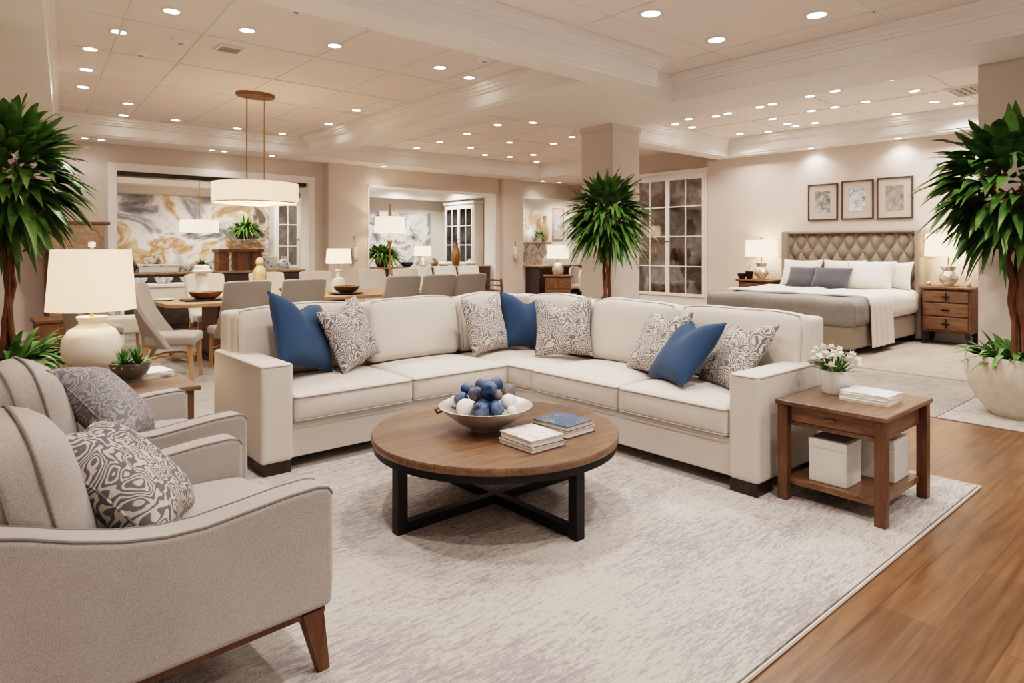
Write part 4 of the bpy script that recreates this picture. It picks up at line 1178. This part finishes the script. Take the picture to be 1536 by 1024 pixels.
# things in the tall cabinet and on the counters
def vase(name, label, loc, r, h, mat, cat='vase', grp=None, neck=.4):
    return tag(MB().shell([(0, 0), (r * .6, 0), (r * .95, h * .25), (r, h * .4), (r * .75, h * .65), (r * neck, h * .82), (r * (neck + .12), h), (r * neck, h), (r * neck * .8, h * .8), (0, h * .3)], n=20).obj(name, M[mat], loc=loc), label, cat, grp)
GC = 'pieces on the shelves of the tall glass cabinet'
zt = 2.85
shz = [.42] + [.42 + (zt - .42) * k / 4 + .01 for k in (1, 2, 3)]
for (y, k, r, h, m, lab) in ((8.75, 0, .10, .34, 'white', 'white jar on the bottom shelf of the tall cabinet, left side'), (8.35, 0, .13, .22, 'rustic', 'brown pot on the bottom shelf of the tall cabinet, middle'), (7.65, 0, .11, .30, 'white', 'white jar on the bottom shelf of the tall cabinet, right side'),
                             (8.8, 1, .12, .30, 'rustic', 'brown vase on the second shelf of the tall cabinet, left'), (8.1, 1, .09, .36, 'bronze', 'bronze vase on the second shelf of the tall cabinet, middle'), (7.6, 1, .12, .28, 'ceramic', 'cream vase on the second shelf of the tall cabinet, right'),
                             (8.6, 2, .10, .38, 'mercury', 'silvery vase on the third shelf of the tall cabinet, left'), (7.7, 2, .12, .34, 'rustic', 'brown vase on the third shelf of the tall cabinet, right'),
                             (8.3, 3, .10, .30, 'bronze', 'bronze vase on the top shelf of the tall cabinet')):
    vase('vase', lab, (11.50, y, shz[k]), r, h, m, 'vase', GC)
z2 = [.98] + [.98 + (2.48 - .98) * k / 3 + .01 for k in (1, 2)]
for (y, k, r, h, m, lab) in ((14.3, 0, .10, .22, 'white', 'white jar low in the middle-opening cabinet, left'), (13.6, 0, .11, .20, 'white', 'white jar low in the middle-opening cabinet, right'), (14.2, 1, .11, .34, 'rustic', 'brown vase on the middle shelf of the middle-opening cabinet'), (13.6, 1, .11, .32, 'bronze', 'bronze vase on the middle shelf of the middle-opening cabinet, right'), (14.2, 2, .11, .34, 'mercury', 'silvery vase on the top shelf of the middle-opening cabinet')):
    vase('vase', lab, (10.43, y, z2[k]), r, h, m, 'vase', 'pieces in the middle-opening cabinet')
fern('small green plant on the top shelf of the middle-opening cabinet', (10.42, 13.55, z2[2]), 'white', .07, .1, 90, .22, 4, W=.03, limit=lambda x, y: -.07 < x < .08 and abs(y) < .2)
# left counter things
c1 = .98
wb = thing('wooden_block_stand', 'tall brown block-shaped wooden stand on the left counter', 'stand', (4.25, 12.8, c1))
MB().box(-.42, .42, -.2, .2, .34, .40).obj('top', M['rustic'], wb, bevel=.006)
for x in (-.30, .02, .30): MB().box(x - .09, x + .09, -.16, .16, 0, .34).obj('leg', M['rustic'], wb, bevel=.005)
sb = thing('tray_box', 'low white box tray on the left counter near its left end', 'box', (2.85, 12.75, c1))
MB().rbox((0, 0, .05), (.62, .30, .10), .01).obj('box_body', M['white'], sb); MB().rbox((0, 0, .115), (.66, .33, .03), .008).obj('lid', M['bluewhite'], sb)
bowl_thing('bowl', 'blue and white bowl on the left counter beside the white tray box', 3.35, 12.72, c1, .13, .10, 'bluewhite')
fern('small leafy plant in a pot on the left counter, left of the wooden stand', (3.58, 12.72, c1), 'rustic', .08, .10, 90, .24, 9, W=.035)
vase('vase', 'dark vase on the left counter at its left end', (2.42, 12.7, c1), .12, .30, 'darkpanel')
vase('vase', 'white urn vase behind the figure on the left counter', (3.2, 12.9, c1), .13, .38, 'white')
vase('glass_vase', 'pale blue glass vase on the left counter at its right end', (5.1, 12.72, c1), .12, .26, 'bluewhite')
o = thing('boxed_set', 'white display box with blue trim on the left counter, right side', 'box', (4.85, 12.85, c1))
MB().rbox((0, 0, .13), (.30, .14, .26), .006).obj('box_body', M['white'], o); MB().box(-.12, .12, -.074, -.069, .04, .22).obj('front_panel', M['bluewhite'], o)
fern('green fern in a dark basket hung on the mural wall', (5.1, 14.955, 1.6), 'darkpanel', .2, .25, 260, .5, 12, W=.05, limit=lambda x, y: y < .12)
# far pendant
fpn = thing('pendant_lamp', 'smaller white drum pendant in the far room seen through the left opening', 'pendant lamp', (3.95, 14.2, 0))
MB().tube([(0, 0, 1.98), (0, 0, 3.11)], .012, 8).obj('rod', M['brass'], fpn)
MB().shell([(.36, 1.72), (.36, 1.96), (.355, 1.96), (.355, 1.72)], n=40).obj('drum_shade', M['shade_hot'], fpn)
MB().lathe([(0, 1.95), (.355, 1.95), (.355, 1.96), (0, 1.96)], n=36).obj('diffuser', M['shade_hot'], fpn)
MB().lathe([(0, 3.09), (.09, 3.09), (.09, 3.12), (0, 3.12)], n=20).obj('canopy', M['bronze'], fpn)
# middle counter things
lamp('table_lamp', 'small lit lamp on the middle counter before the mountain mural', (8.36, 12.75, .98), [(0, 0), (.09, 0), (.10, .03), (.06, .12), (.04, .2), (0, .2)], 'mercury', .2, .20, .19, .24, .46, 'shade_hot', 6, 0)
bowl_thing('bowl', 'blue bowl on the middle counter beside the fern', 7.92, 12.72, .98, .16, .10, 'blue')
for (x, r, h, m, lab) in ((8.68, .10, .18, 'greyceramic', 'dark jar on the middle counter right of the lamp'), (8.95, .14, .14, 'white', 'wide white jar on the middle counter'), (9.3, .12, .55, 'bronze', 'tall dark bronze vase on the middle counter'), (9.75, .13, .16, 'white', 'white jar on the middle counter at its right end')):
    vase('vase', lab, (x, 12.75, .98), r, h, m)
# third opening: ledge, vase, plant, picture, chest, lamp, pale chairs
lg = tag(MB().rbox((0, 0, 0), (1.5, .26, .06), .008).obj('wall_shelf', M['rustic_pale'], loc=(12.7, 13.83, 1.55)), 'pale ledge across the stone wall art in the third opening', 'shelf')
fern('small fern on the ledge of the stone wall art', (13.05, 13.83, 1.58), 'white', .09, .22, 120, .3, 21, W=.035, limit=lambda x, y: y < .10)
vase('vase', 'white vase on the ledge of the stone wall art, left', (12.72, 13.83, 1.58), .12, .45, 'white')
vase('vase', 'large honey brown vase on the ledge of the stone wall art, right', (13.3, 13.83, 1.58), .12, .75, 'alabaster')
def picture(label, loc, rz, w, h, mat, frame='frame_dark', group=None, iw=.5, ih=.6):
    t = thing('framed_picture', label, 'picture', loc, rz, group)   # faces local -y, hangs at its centre
    f = MB()
    for (a, b2, c_, d) in ((-w / 2, -w / 2 + .022, -h / 2 + .022, h / 2 - .022), (w / 2 - .022, w / 2, -h / 2 + .022, h / 2 - .022), (-w / 2, w / 2, h / 2 - .022, h / 2), (-w / 2, w / 2, -h / 2, -h / 2 + .022)):
        f.box(a, b2, -.03, .0, c_, d)
    f.obj('frame', M[frame], t)
    MB().box(-w / 2 + .015, w / 2 - .015, -.014, -.002, -h / 2 + .015, h / 2 - .015).obj('mat_board', M['mat_board'], t)
    MB().box(-w * iw / 2, w * iw / 2, -.017, -.0142, -h * ih / 2, h * ih / 2).obj('print', M[mat], t)
    MB().box(-w / 2 + .02, w / 2 - .02, -.023, -.021, -h / 2 + .02, h / 2 - .02).obj('glass_pane', M['glass_matt'], t)
    return t
picture('small grey framed picture beside the stone wall art in the third opening', (14.0, 13.995, 2.12), 0, .46, .95, 'print_b', 'rustic_pale')
ch = thing('wooden_chest', 'small carved wooden chest with a lamp on it near the middle of the room', 'chest', (11.15, 11.15, 0), R(-41))
MB().box(-.30, .30, -.2, .2, .12, .72).obj('body', M['rustic'], ch, bevel=.006)
MB().rbox((0, 0, .735), (.70, .48, .035), .008).obj('top', M['rustic'], ch)
for sx in (-1, 1):
    for k in range(2):
        d_ = MB().box(sx * .15 - .135, sx * .15 + .135, -.218, -.2, .16 + k * .28, .41 + k * .28).obj('drawer', M['rustic'], ch, bevel=.005)
        MB().lathe([(0, 0), (.015, .005), (.018, .02), (0, .03)], n=10, M=Matrix.Translation((sx * .15, -.218, .28 + k * .28)) @ Matrix.Rotation(PI / 2, 4, 'X')).obj('knob', M['bronze'], d_)
    for sy in (-.17, .17): MB().bar((sx * .27, sy, .13), (sx * .28, sy, 0), .06, .04).obj('leg', M['rustic'], ch)
lamp('table_lamp', 'lit lamp with mottled pale base on the small carved wooden chest', (11.15, 11.15, .752), [(0, 0), (.10, 0), (.13, .04), (.145, .14), (.11, .26), (.05, .30), (0, .30)], 'mercury', .32, .27, .24, .40, .72, 'shade_hot', 9, 1)
def tub_chair(label, loc, rz):
    t = thing('tub_chair', label, 'chair', loc, rz, 'pale tub chairs by the third opening')
    MB().rbox((0, .02, .44), (.50, .50, .12), .04, 4).obj('seat', M['dchair_light'], t)
    def bk(u, v):
        a = -PI * .12 - (PI * .76) * u; z = .36 + (.58 - .22 * abs(2 * u - 1) ** 2) * v
        r = .29 + .04 * v; d = Vector((math.cos(a), math.sin(a), 0))
        return (d.x * r, d.y * r, z), d
    MB().sheet(bk, 18, 5, .05).obj('backrest', M['dchair_light'], t, angle=60)
    for sx in (-1, 1):
        for sy in (-1, 1): MB().bar((sx * .2, sy * .2, .39), (sx * .23, sy * .24, 0), .04, .028).obj('leg', M['espresso'], t)
    return t
tub_chair('pale grey tub chair right of the carved chest, nearer one', (11.75, 10.6, 0), R(150))
tub_chair('pale grey tub chair behind the carved chest, farther one', (12.15, 11.3, 0), R(170))
# small dark slatted chair seen over the sofa
dk = thing('slat_chair', 'small dark wooden slat-back chair at the right end of the dining area', 'chair', (7.55, 9.05, 0), R(-70))
MB().rbox((0, 0, .45), (.44, .42, .04), .01).obj('seat', M['espresso'], dk)
for sx in (-1, 1):
    MB().bar((sx * .19, .18, .44), (sx * .20, .2, 0), .04, .03).obj('leg', M['rustic'], dk)
    MB().tube([(sx * .19, -.2, 0), (sx * .19, -.19, .45), (sx * .2, -.26, .86)], .018, 6).obj('leg', M['rustic'], dk)
for k in range(4): MB().tube([(-.2, -.205 - .014 * k, .56 + .09 * k), (0, -.235 - .014 * k, .57 + .09 * k), (.2, -.205 - .014 * k, .56 + .09 * k)], .014, 6).obj('back_slat', M['rustic'], dk)
# left wall corner: hutch, bench, console with dishes
ht = thing('rustic_hutch', 'rustic brown wooden hutch with flared top against the back wall at left', 'hutch', (1.5, 12.13, 0))
MB().prism([(-.30, 1.35), (.30, 1.35), (.46, 1.76), (-.46, 1.76)], 'y', -.24, .24).obj('flared_crown', M['rustic_pale'], ht, bevel=.006)
MB().rbox((0, 0, 1.785), (1.0, .5, .05), .01).obj('cornice', M['rustic'], ht)
MB().box(-.30, .30, -.2, .22, .06, 1.35).obj('body', M['rustic'], ht, bevel=.006)
for s in (-1, 1):
    d_ = MB().box(s * .145 - .135, s * .145 + .135, -.222, -.2, .12, 1.28).obj('door', M['rustic_pale'], ht, bevel=.005)
MB().box(-.36, .36, -.24, .24, 0, .07).obj('plinth', M['rustic'], ht)
cr = thing('wooden_crate', 'low brown wooden chest behind the lit ceramic lamp', 'chest', (1.35, 10.6, .006))
MB().box(-.42, .42, -.25, .25, .06, .42).obj('body', M['rustic'], cr, bevel=.006); MB().rbox((0, 0, .44), (.90, .54, .05), .01).obj('lid', M['rustic'], cr)
for sx in (-1, 1):
    for sy in (-1, 1): MB().box(sx * .36 - .03, sx * .36 + .03, sy * .2 - .03, sy * .2 + .03, 0, .07).obj('foot', M['espresso'], cr)
bn = thing('bench', 'small white upholstered bench left of the dining chairs', 'bench', (1.75, 9.95, .006))
MB().rbox((0, 0, .38), (.62, .42, .22), .03, 3).obj('seat', M['dchair_light'], bn)
for sx in (-1, 1):
    for sy in (-1, 1): MB().bar((sx * .27, sy * .16, .28), (sx * .28, sy * .17, 0), .04, .03).obj('leg', M['oakleg'], bn)
cs = thing('console_table', 'low white console with blue and white dishes behind the dining table', 'console', (2.55, 11.0, .006))
MB().rbox((0, 0, .83), (1.3, .40, .05), .01).obj('top', M['white'], cs)
MB().box(-.6, .6, -.17, .17, .60, .81).obj('drawer_box', M['white'], cs)
for sx in (-1, 1):
    for sy in (-1, 1): MB().box(sx * .58 - .025, sx * .58 + .025, sy * .15 - .025, sy * .15 + .025, 0, .81).obj('leg', M['white'], cs)
for k, x in enumerate((2.2, 2.55, 2.9)):
    bowl_thing('bowl', 'blue and white bowl on the low white console, %s' % ['left', 'middle', 'right'][k], x, 10.98, .861, .13, .09, 'bluewhite', 'bowl', 'blue and white bowls on the console')
# small fittings on the pilasters
def keypad(label, loc):
    t = thing('wall_sconce', label, 'wall fitting', loc)
    MB().rbox((0, -.035, 0), (.10, .07, .20), .025, 1).obj('body', M['white'], t)
    MB().lathe([(0, -.06), (.05, -.05), (.06, 0), (.04, .05), (0, .05)], (0, -.05, -.15), 14).obj('lower_cup', M['chrome'], t)
    MB().tube([(0, -.02, .09), (.02, -.03, .2), (.0, -.012, .32)], .007, 6).obj('wire_hook', M['bronze'], t)
    return t
keypad('small white and metal fitting on the left pilaster behind the table lamp', (6.35, 12.215, 1.32))
keypad('small white and metal fitting on the pilaster between middle and third openings', (10.72, 12.245, 1.32))

# ------------------------------------------------------------------ bedroom
BX = 11.33
bd = thing('upholstered_bed', 'large bed with taupe button-tufted headboard and silver bedspread', 'bed', (0, 0, .018))
y0, y1 = 3.42, 5.52
# headboard: panel with diamond tufts + wings
pz, px_ = .235, .262
def tuft(y, z):
    a = (y - 4.47) / .2 + (z - 1.0) / .34; c = (y - 4.47) / .2 - (z - 1.0) / .34
    h = (abs(math.sin(PI * a)) * abs(math.sin(PI * c))) ** .42
    return h
def hb(u, v):
    y = y1 - .06 - (y1 - y0 - .12) * u; z = .35 + 1.28 * v
    e = min(1, min(1 - v, 1) / .06) ** .5 if v > .94 else 1
    x = BX - .10 - .075 * tuft(y, z) * (.4 + .6 * e) - .02 * e
    return (x, y, z), (-1, 0, 0)
MB().sheet(hb, 200, 110, .03).obj('headboard', M['tuft'], bd, angle=80)
MB().rbox((BX - .06, (y0 + y1) / 2, .84), (.10, y1 - y0 - .10, 1.62), .03, 1).obj('headboard_back', M['tuft'], bd)
MB().rbox((BX - .13, (y0 + y1) / 2, 1.645), (.20, y1 - y0 - .1, .05), .024, 1).obj('headboard_top_roll', M['tuft'], bd)
for y in (y0 + .015, y1 - .015):
    MB().rbox((BX - .17, y, .84), (.30, .09, 1.66), .035, 1).obj('headboard_wing', M['tuft'], bd)
nb = 0
for i in range(-10, 11):
    for j in range(-1, 4):
        if (i + j) % 2: continue
        y = 4.47 + i * .1; z = 1.0 + j * .17
        if y0 + .1 < y < y1 - .1 and .8 < z < 1.6:
            MB().lathe([(0, -.008), (.016, -.004), (.018, .003), (0, .010)], n=10, M=Matrix.Translation((BX - .128, y, z)) @ Matrix.Rotation(-PI / 2, 4, 'Y')).obj('button', M['tuft'], bd)
MB().rbox((9.92, 4.47, .24), (2.5, 2.06, .30), .03, 1).obj('bed_base', M['tuft'], bd)
for x in (8.80, 11.0):
    for y in (3.52, 5.42): MB().box(x - .05, x + .05, y - .05, y + .05, -.006 if 0 else 0, .10).obj('foot', M['espresso'], bd)
MB().rbox((9.92, 4.47, .53), (2.48, 2.04, .30), .08, 2).obj('mattress', M['linen'], bd)
def cov(x, y, z, p):
    q = Vector(p)
    q.z += .012 * math.sin(7 * x + 3 * y) * math.sin(5 * y) * max(0, z)
    q.x += .012 * math.sin(13 * y + 2) * (1 - abs(z)) ; q.y += .01 * math.sin(15 * x) * (1 - abs(z))
    return q
MB().rbox((9.32, 4.47, .545), (1.42, 2.14, .36), .10, 22, cov).obj('bedspread', M['coverlet'], bd)
def duv(x, y, z, p):
    q = Vector(p); q.z += (.018 * math.sin(9 * y + 4 * x) + .012 * math.sin(16 * y)) * max(0, z)
    q.y += .012 * math.sin(18 * x) * (1 - abs(z)); return q
MB().rbox((10.38, 4.47, .575), (1.35, 2.16, .36), .12, 22, duv).obj('duvet', M['linen'], bd)
# folded blanket band with a drape on the near side
def drape(u, v):
    x0_ = 9.12 + .78 * u
    s = v * 3.05
    top = 2.14
    wr = .014 * math.sin(9 * u * PI + 1.5) * min(1, max(0, s - top + .3) * 2)
    if s < top - .1:
        p = (x0_ + .10 * (1 - s / top), 5.52 - s, .755 + .006 * math.sin(8 * s + 7 * u)); n = (0, 0, 1)
    elif s < top + .06:
        a = (s - top + .1) / .16 * PI / 2
        p = (x0_, 3.48 - .10 * math.sin(a), .655 + .10 * math.cos(a)); n = (0, -math.sin(a), math.cos(a))
    else:
        d = s - top - .06
        p = (x0_ + .05 * d * math.sin(3 * u), 3.375 - wr - .02 * d, .65 - d * .66); n = (0, -1, 0)
    return p, n
MB().sheet(drape, 26, 60, .022).obj('folded_blanket', M['linen'], bd, angle=70)
GPB = 'pillows on the bed'
def bedpillow(label, y, x, lean, mat, size, yaw=180, z=.775, seed=0, roll=0):
    return pillow(label, (x, y, z), yaw, lean, mat, size, roll, 0, GPB, 'bed_pillow', seed=seed)
bedpillow('white bed pillow at the far side against the headboard', 5.12, 10.86, 22, 'linen', (.66, .46, .20), seed=21)
bedpillow('white bed pillow in the middle against the headboard', 4.45, 10.88, 20, 'linen', (.66, .46, .20), seed=22)
bedpillow('white bed pillow at the near side, rear of two', 3.74, 10.88, 20, 'linen', (.56, .44, .20), seed=23)
bedpillow('large white bed pillow at the near side, front of two', 3.98, 10.66, 28, 'linen', (.70, .48, .22), seed=24)
bedpillow('slate grey bed pillow farther from the camera', 4.95, 10.58, 30, 'grey_cush', (.52, .36, .18), seed=25)
bedpillow('slate grey bed pillow nearer the camera', 4.46, 10.46, 32, 'grey_cush', (.58, .37, .20), seed=26)
# pictures over the bed
GPI = 'three framed prints above the headboard'
picture('left of the three dark-framed prints over the bed, grey botanical', (11.35, 4.97, 2.18), -PI / 2, .50, .62, 'print_a', group=GPI)
picture('middle of the three dark-framed prints over the bed, pale blue-white', (11.35, 4.41, 2.19), -PI / 2, .50, .64, 'print_b', group=GPI)
picture('right of the three dark-framed prints over the bed, brownish grey', (11.35, 3.85, 2.19), -PI / 2, .52, .66, 'print_c', group=GPI)
# nightstands (front faces local -y)
def nightstand(label, loc):
    t = thing('nightstand', label, 'nightstand', loc, -PI / 2, 'wooden nightstands')
    MB().box(-.31, .31, -.18, .2, .16, .79).obj('body', M['rustic'], t, bevel=.02)
    MB().rbox((0, 0, .805), (.68, .46, .035), .008).obj('top', M['rustic'], t)
    for k, (za, zb) in enumerate(((.60, .765), (.40, .585), (.20, .385))):
        d = MB().box(-.275, .275, -.205, -.18, za, zb).obj('drawer', M['walnut'], t, bevel=.01)
        MB().box(-.05, .05, -.222, -.203, (za + zb) / 2 - .012, (za + zb) / 2 + .008).obj('handle', M['black'], d, bevel=.003)
        if k != 1: MB().box(.0, .012, -.215, -.204, za + .03, zb - .02).obj('latch', M['black'], d)
    for sx in (-1, 1):
        for sy in (-1, 1): MB().bar((sx * .26, sy * .15, .17), (sx * .285, sy * .165, 0), .07, .045).obj('leg', M['espresso'], t)
    return t
nightstand('three-drawer brown wooden nightstand right of the bed, beside the pillar', (11.08, 3.03, .018))
nightstand('brown wooden nightstand on the far side of the bed, mostly hidden', (11.08, 5.98, .018))
vm = [(0, 0), (.10, 0), (.10, .012), (.06, .022), (.09, .05), (.125, .10), (.125, .14), (.085, .20), (.07, .23), (.10, .27), (.10, .295), (.03, .31), (0, .31)]
lamp('table_lamp', 'lit lamp with silvery glass base on the right nightstand', (11.08, 3.05, .84), vm, 'mercury', .32, .30, .285, .44, .77, 'shade_hot', 15, 2, foot=(.13, .014))
lamp('table_lamp', 'lit lamp with silvery glass base on the far nightstand', (11.10, 5.95, .84), vm, 'mercury', .32, .28, .265, 0.40, .70, 'shade_hot', 15, 2, foot=(.13, .014))
for (x, y, lab) in ((10.97, 3.27, 'small glass ball on the right nightstand, near the bed'), (10.97, 2.77, 'small glass ball on the right nightstand, near the pillar')):
    g = thing('glass_ornament', lab, 'ornament', (x, y, .84)); MB().lathe([(0, 0), (.03, 0), (.03, .012), (0, .012)], n=14).obj('base', M['brass'], g)
    MB().lathe([(0, .008)] + [(.032 * math.sin(PI * k / 8), .042 - .032 * math.cos(PI * k / 8)) for k in range(1, 8)] + [(0, .074)], n=16).obj('ball', M['mercury'], g)
bowl_thing('bowl', 'small dark pot on the far nightstand, right one', 11.0, 6.13, .84, .07, .14, 'black')
bowl_thing('bowl', 'dark bowl on the far nightstand, left one', 10.98, 6.26, .84, .085, .10, 'espresso')
vase('glass_bottle', 'amber perfume bottle on the far nightstand behind the bowls', (11.17, 6.2, .84), .06, .24, 'alabaster', 'bottle')

# ------------------------------------------------------------------ ceiling lights
proto = None
ring = MB().shell([(.062, -.006), (.085, -.008), (.092, 0), (.062, .004)], n=28).mesh('trim_ring', M['white'])
lens = MB().lathe([(0, -.003), (.064, -.003), (.064, .003), (0, .003)], n=24).mesh('lens', M['lens'])
def downlight(x, y, z, label, grp, e=0, s=1.0, size=R(140), col=(1, .905, .845)):
    t = thing('recessed_downlight', label, 'ceiling light', (x, y, z - .001), 0, grp); t.scale = (s, s, 1)
    for nm, me in (('trim_ring', ring), ('lens', lens)):
        o = bpy.data.objects.new(nm, me); COL.objects.link(o); o.parent = t
    if e:
        l = bpy.data.lights.new('downlight_beam', 'SPOT'); l.energy = e; l.color = col; l.spot_size = size; l.spot_blend = .7; l.shadow_soft_size = .06
        o = bpy.data.objects.new('downlight_beam', l); o.location = (x, y, z - .02); COL.objects.link(o)
EL = 95
for k, (x, y) in enumerate([(4.61, 3.48), (5.72, 2.56), (5.67, 3.5)]):
    downlight(x, y, ZC, ['round downlight in the foreground ceiling nearest the centre beam', 'round downlight in the foreground ceiling at the upper right', 'round downlight in the foreground ceiling between the two beams'][k], 'downlights over the seating area', EL, 1.25)
for (x, y) in [(1.3, 1.2), (3.2, 1.3), (5.2, .6), (3.1, 3.3), (1.3, 3.3), (5.3, -1.2), (2.5, -1.0)]:
    downlight(x, y, ZC, 'round downlight in the foreground ceiling above the seating, outside the picture', 'downlights over the seating area', EL, 1.25)
din = [(1.48, 6.12), (2.14, 6.2), (1.25, 7.03), (1.14, 7.83), (1.24, 8.76), (1.34, 9.73), (1.97, 10.44), (2.09, 11.4), (2.79, 11.3), (2.96, 6.1), (4.21, 6.07), (4.72, 6.2), (3.77, 11.4), (4.55, 11.4), (4.59, 8.75), (4.75, 10.0)]
for k, (x, y) in enumerate(din):
    downlight(x, y, ZC, 'small round downlight in the ceiling over the dining table', 'downlights over the dining table', 85 if k in (0, 2, 4, 6, 9, 10) else 0, 1.0)
mid = [(6.88, 8.27), (7.18, 7.75), (6.99, 9.25), (7.17, 10.34), (7.25, 11.27), (8.02, 10.49), (8.88, 11.11), (9.49, 10.99), (9.67, 10.42), (8.92, 9.04), (9.84, 9.02), (8.64, 8.28), (5.7, 9.4), (5.9, 10.8), (10.4, 9.4), (10.5, 11.2), (8.2, 9.5)]
for k, (x, y) in enumerate(mid):
    downlight(x, y, ZC, 'small round downlight in the ceiling between dining area and column', 'downlights of the middle ceiling', 80 if k in (0, 3, 7, 9, 14, 16) else 0, 1.0)
bed_l = [(8.43, 2.19), (8.57, 2.97), (9.43, 2.97), (8.66, 3.64), (8.71, 3.99), (9.61, 3.63), (10.33, 3.01), (9.65, 4.05), (9.66, 4.4), (8.83, 4.76), (8.79, 4.55), (8.95, 5.54), (8.89, 5.3), (8.81, 5.93), (9.8, 5.07), (10.35, 5.1), (10.67, 5.13), (10.63, 4.78), (10.63, 6.1), (10.81, 5.67), (10.85, 3.67), (10.7, 2.82), (9.46, 6.3), (9.02, 6.33)]
for k, (x, y) in enumerate(bed_l):
    downlight(x, y, ZC, 'small round downlight in the bedroom ceiling', 'downlights over the bed', 62 if k in (0, 2, 3, 6, 9, 14, 18, 21) else 0, .95)
for k, (x, y) in enumerate([(11.18, 3.75), (11.18, 5.1)]):
    downlight(x, y, ZS, 'downlight in the soffit above the bed, %s' % ('right one' if k == 0 else 'left one'), 'soffit downlights above the bed', 16, .8)
for k, (x, y) in enumerate([(1.68, 12.0), (1.9, 12.02), (3.55, 12.02), (3.75, 12.02), (4.6, 12.02), (6.95, 12.05), (11.5, 12.05), (12.1, 12.05)]):
    downlight(x, y, ZS, 'tiny downlight in the soffit along the back wall', 'downlights in the back soffit', 9 if k in (0, 3, 5, 6) else 0, .75)
far = [(2.6, 13.4), (3.2, 14.0), (3.6, 13.2), (4.3, 13.9), (4.9, 13.3), (5.4, 14.2), (2.9, 14.5), (4.7, 14.5), (7.3, 13.3), (7.9, 14.0), (8.4, 13.4), (8.9, 14.2), (9.3, 13.5), (9.8, 14.0), (8.2, 14.5), (12.0, 13.3), (13.0, 13.6), (14.0, 13.2)]
for k, (x, y) in enumerate(far):
    downlight(x, y, 3.12, 'small downlight in the ceiling of the room behind the openings', 'downlights of the rooms behind', 130 if k in (0, 3, 5, 8, 11, 13, 15, 17) else 0, .9, col=(1, .92, .84))
for (x, y) in ((8.0, 7.6), (10.2, 7.8)):
    downlight(x, y, ZC, 'small round downlight in front of the tall glass cabinet', 'downlights before the tall cabinet', 60, .95)
# ceiling sensors and grille
for k, (x, y) in enumerate([(2.25, 5.35), (2.9, 5.3), (3.4, 5.2), (1.75, 6.9), (4.35, 5.45), (1.55, 7.6)]):
    t = thing('smoke_detector', 'small grey white round sensor on the dining ceiling', 'smoke detector', (x, y, ZC - .045), 0, 'ceiling sensors')
    MB().lathe([(0, 0), (.05, .0), (.075, .02), (.08, .045), (0, .045)], n=20).obj('housing', M['trim'], t)
    MB().lathe([(0, -.006), (.022, -.004), (.03, .004), (0, .004)], n=14).obj('sensor_cap', M['grille'], t)
for k, (x, y, lab) in enumerate(((2.2, 6.9, 'flat ceiling vent near the left row of downlights'), (9.9, 2.4, 'larger ceiling vent in the bedroom ceiling near the pillar'))):
    t = thing('ceiling_vent', lab, 'vent', (x, y, ZC - .02))
    w = .12 if k == 0 else .30
    f = MB().box(-w, w, -w, -w + .02, 0, .02).box(-w, w, w - .02, w, 0, .02).box(-w, -w + .02, -w + .02, w - .02, 0, .02).box(w - .02, w, -w + .02, w - .02, 0, .02)
    f.obj('frame', M['trim'], t)
    s = MB()
    for j in range(7): s.box(-w + .015, w - .015, -w + .03 + j * (2 * w - .06) / 7, -w + .03 + (j + .6) * (2 * w - .06) / 7, .004, .016)
    s.obj('slats', M['grille'], t)

# ------------------------------------------------------------------ world, fill, camera
w = bpy.data.worlds.new('world'); scene.world = w; w.use_nodes = True
bg = w.node_tree.nodes['Background']; bg.inputs[0].default_value = (1, .93, .88, 1); bg.inputs[1].default_value = .55
cam = bpy.data.cameras.new('camera'); co = bpy.data.objects.new('camera', cam); COL.objects.link(co)
cam.sensor_width = 36; cam.lens = 985 / 1536 * 36
cam.shift_y = -(512 - 372) / 1536
co.location = (0, 0, 1.4); co.rotation_euler = (PI / 2, 0, -R(41))
cam.clip_start = .05
scene.camera = co
scene.cycles.use_denoising = True
scene.cycles.max_bounces = 8; scene.cycles.diffuse_bounces = 4; scene.cycles.transparent_max_bounces = 12
scene.cycles.sample_clamp_indirect = 8
scene.view_settings.view_transform = 'Filmic'
try: scene.view_settings.look = 'High Contrast'
except Exception: pass
scene.view_settings.exposure = 0.45
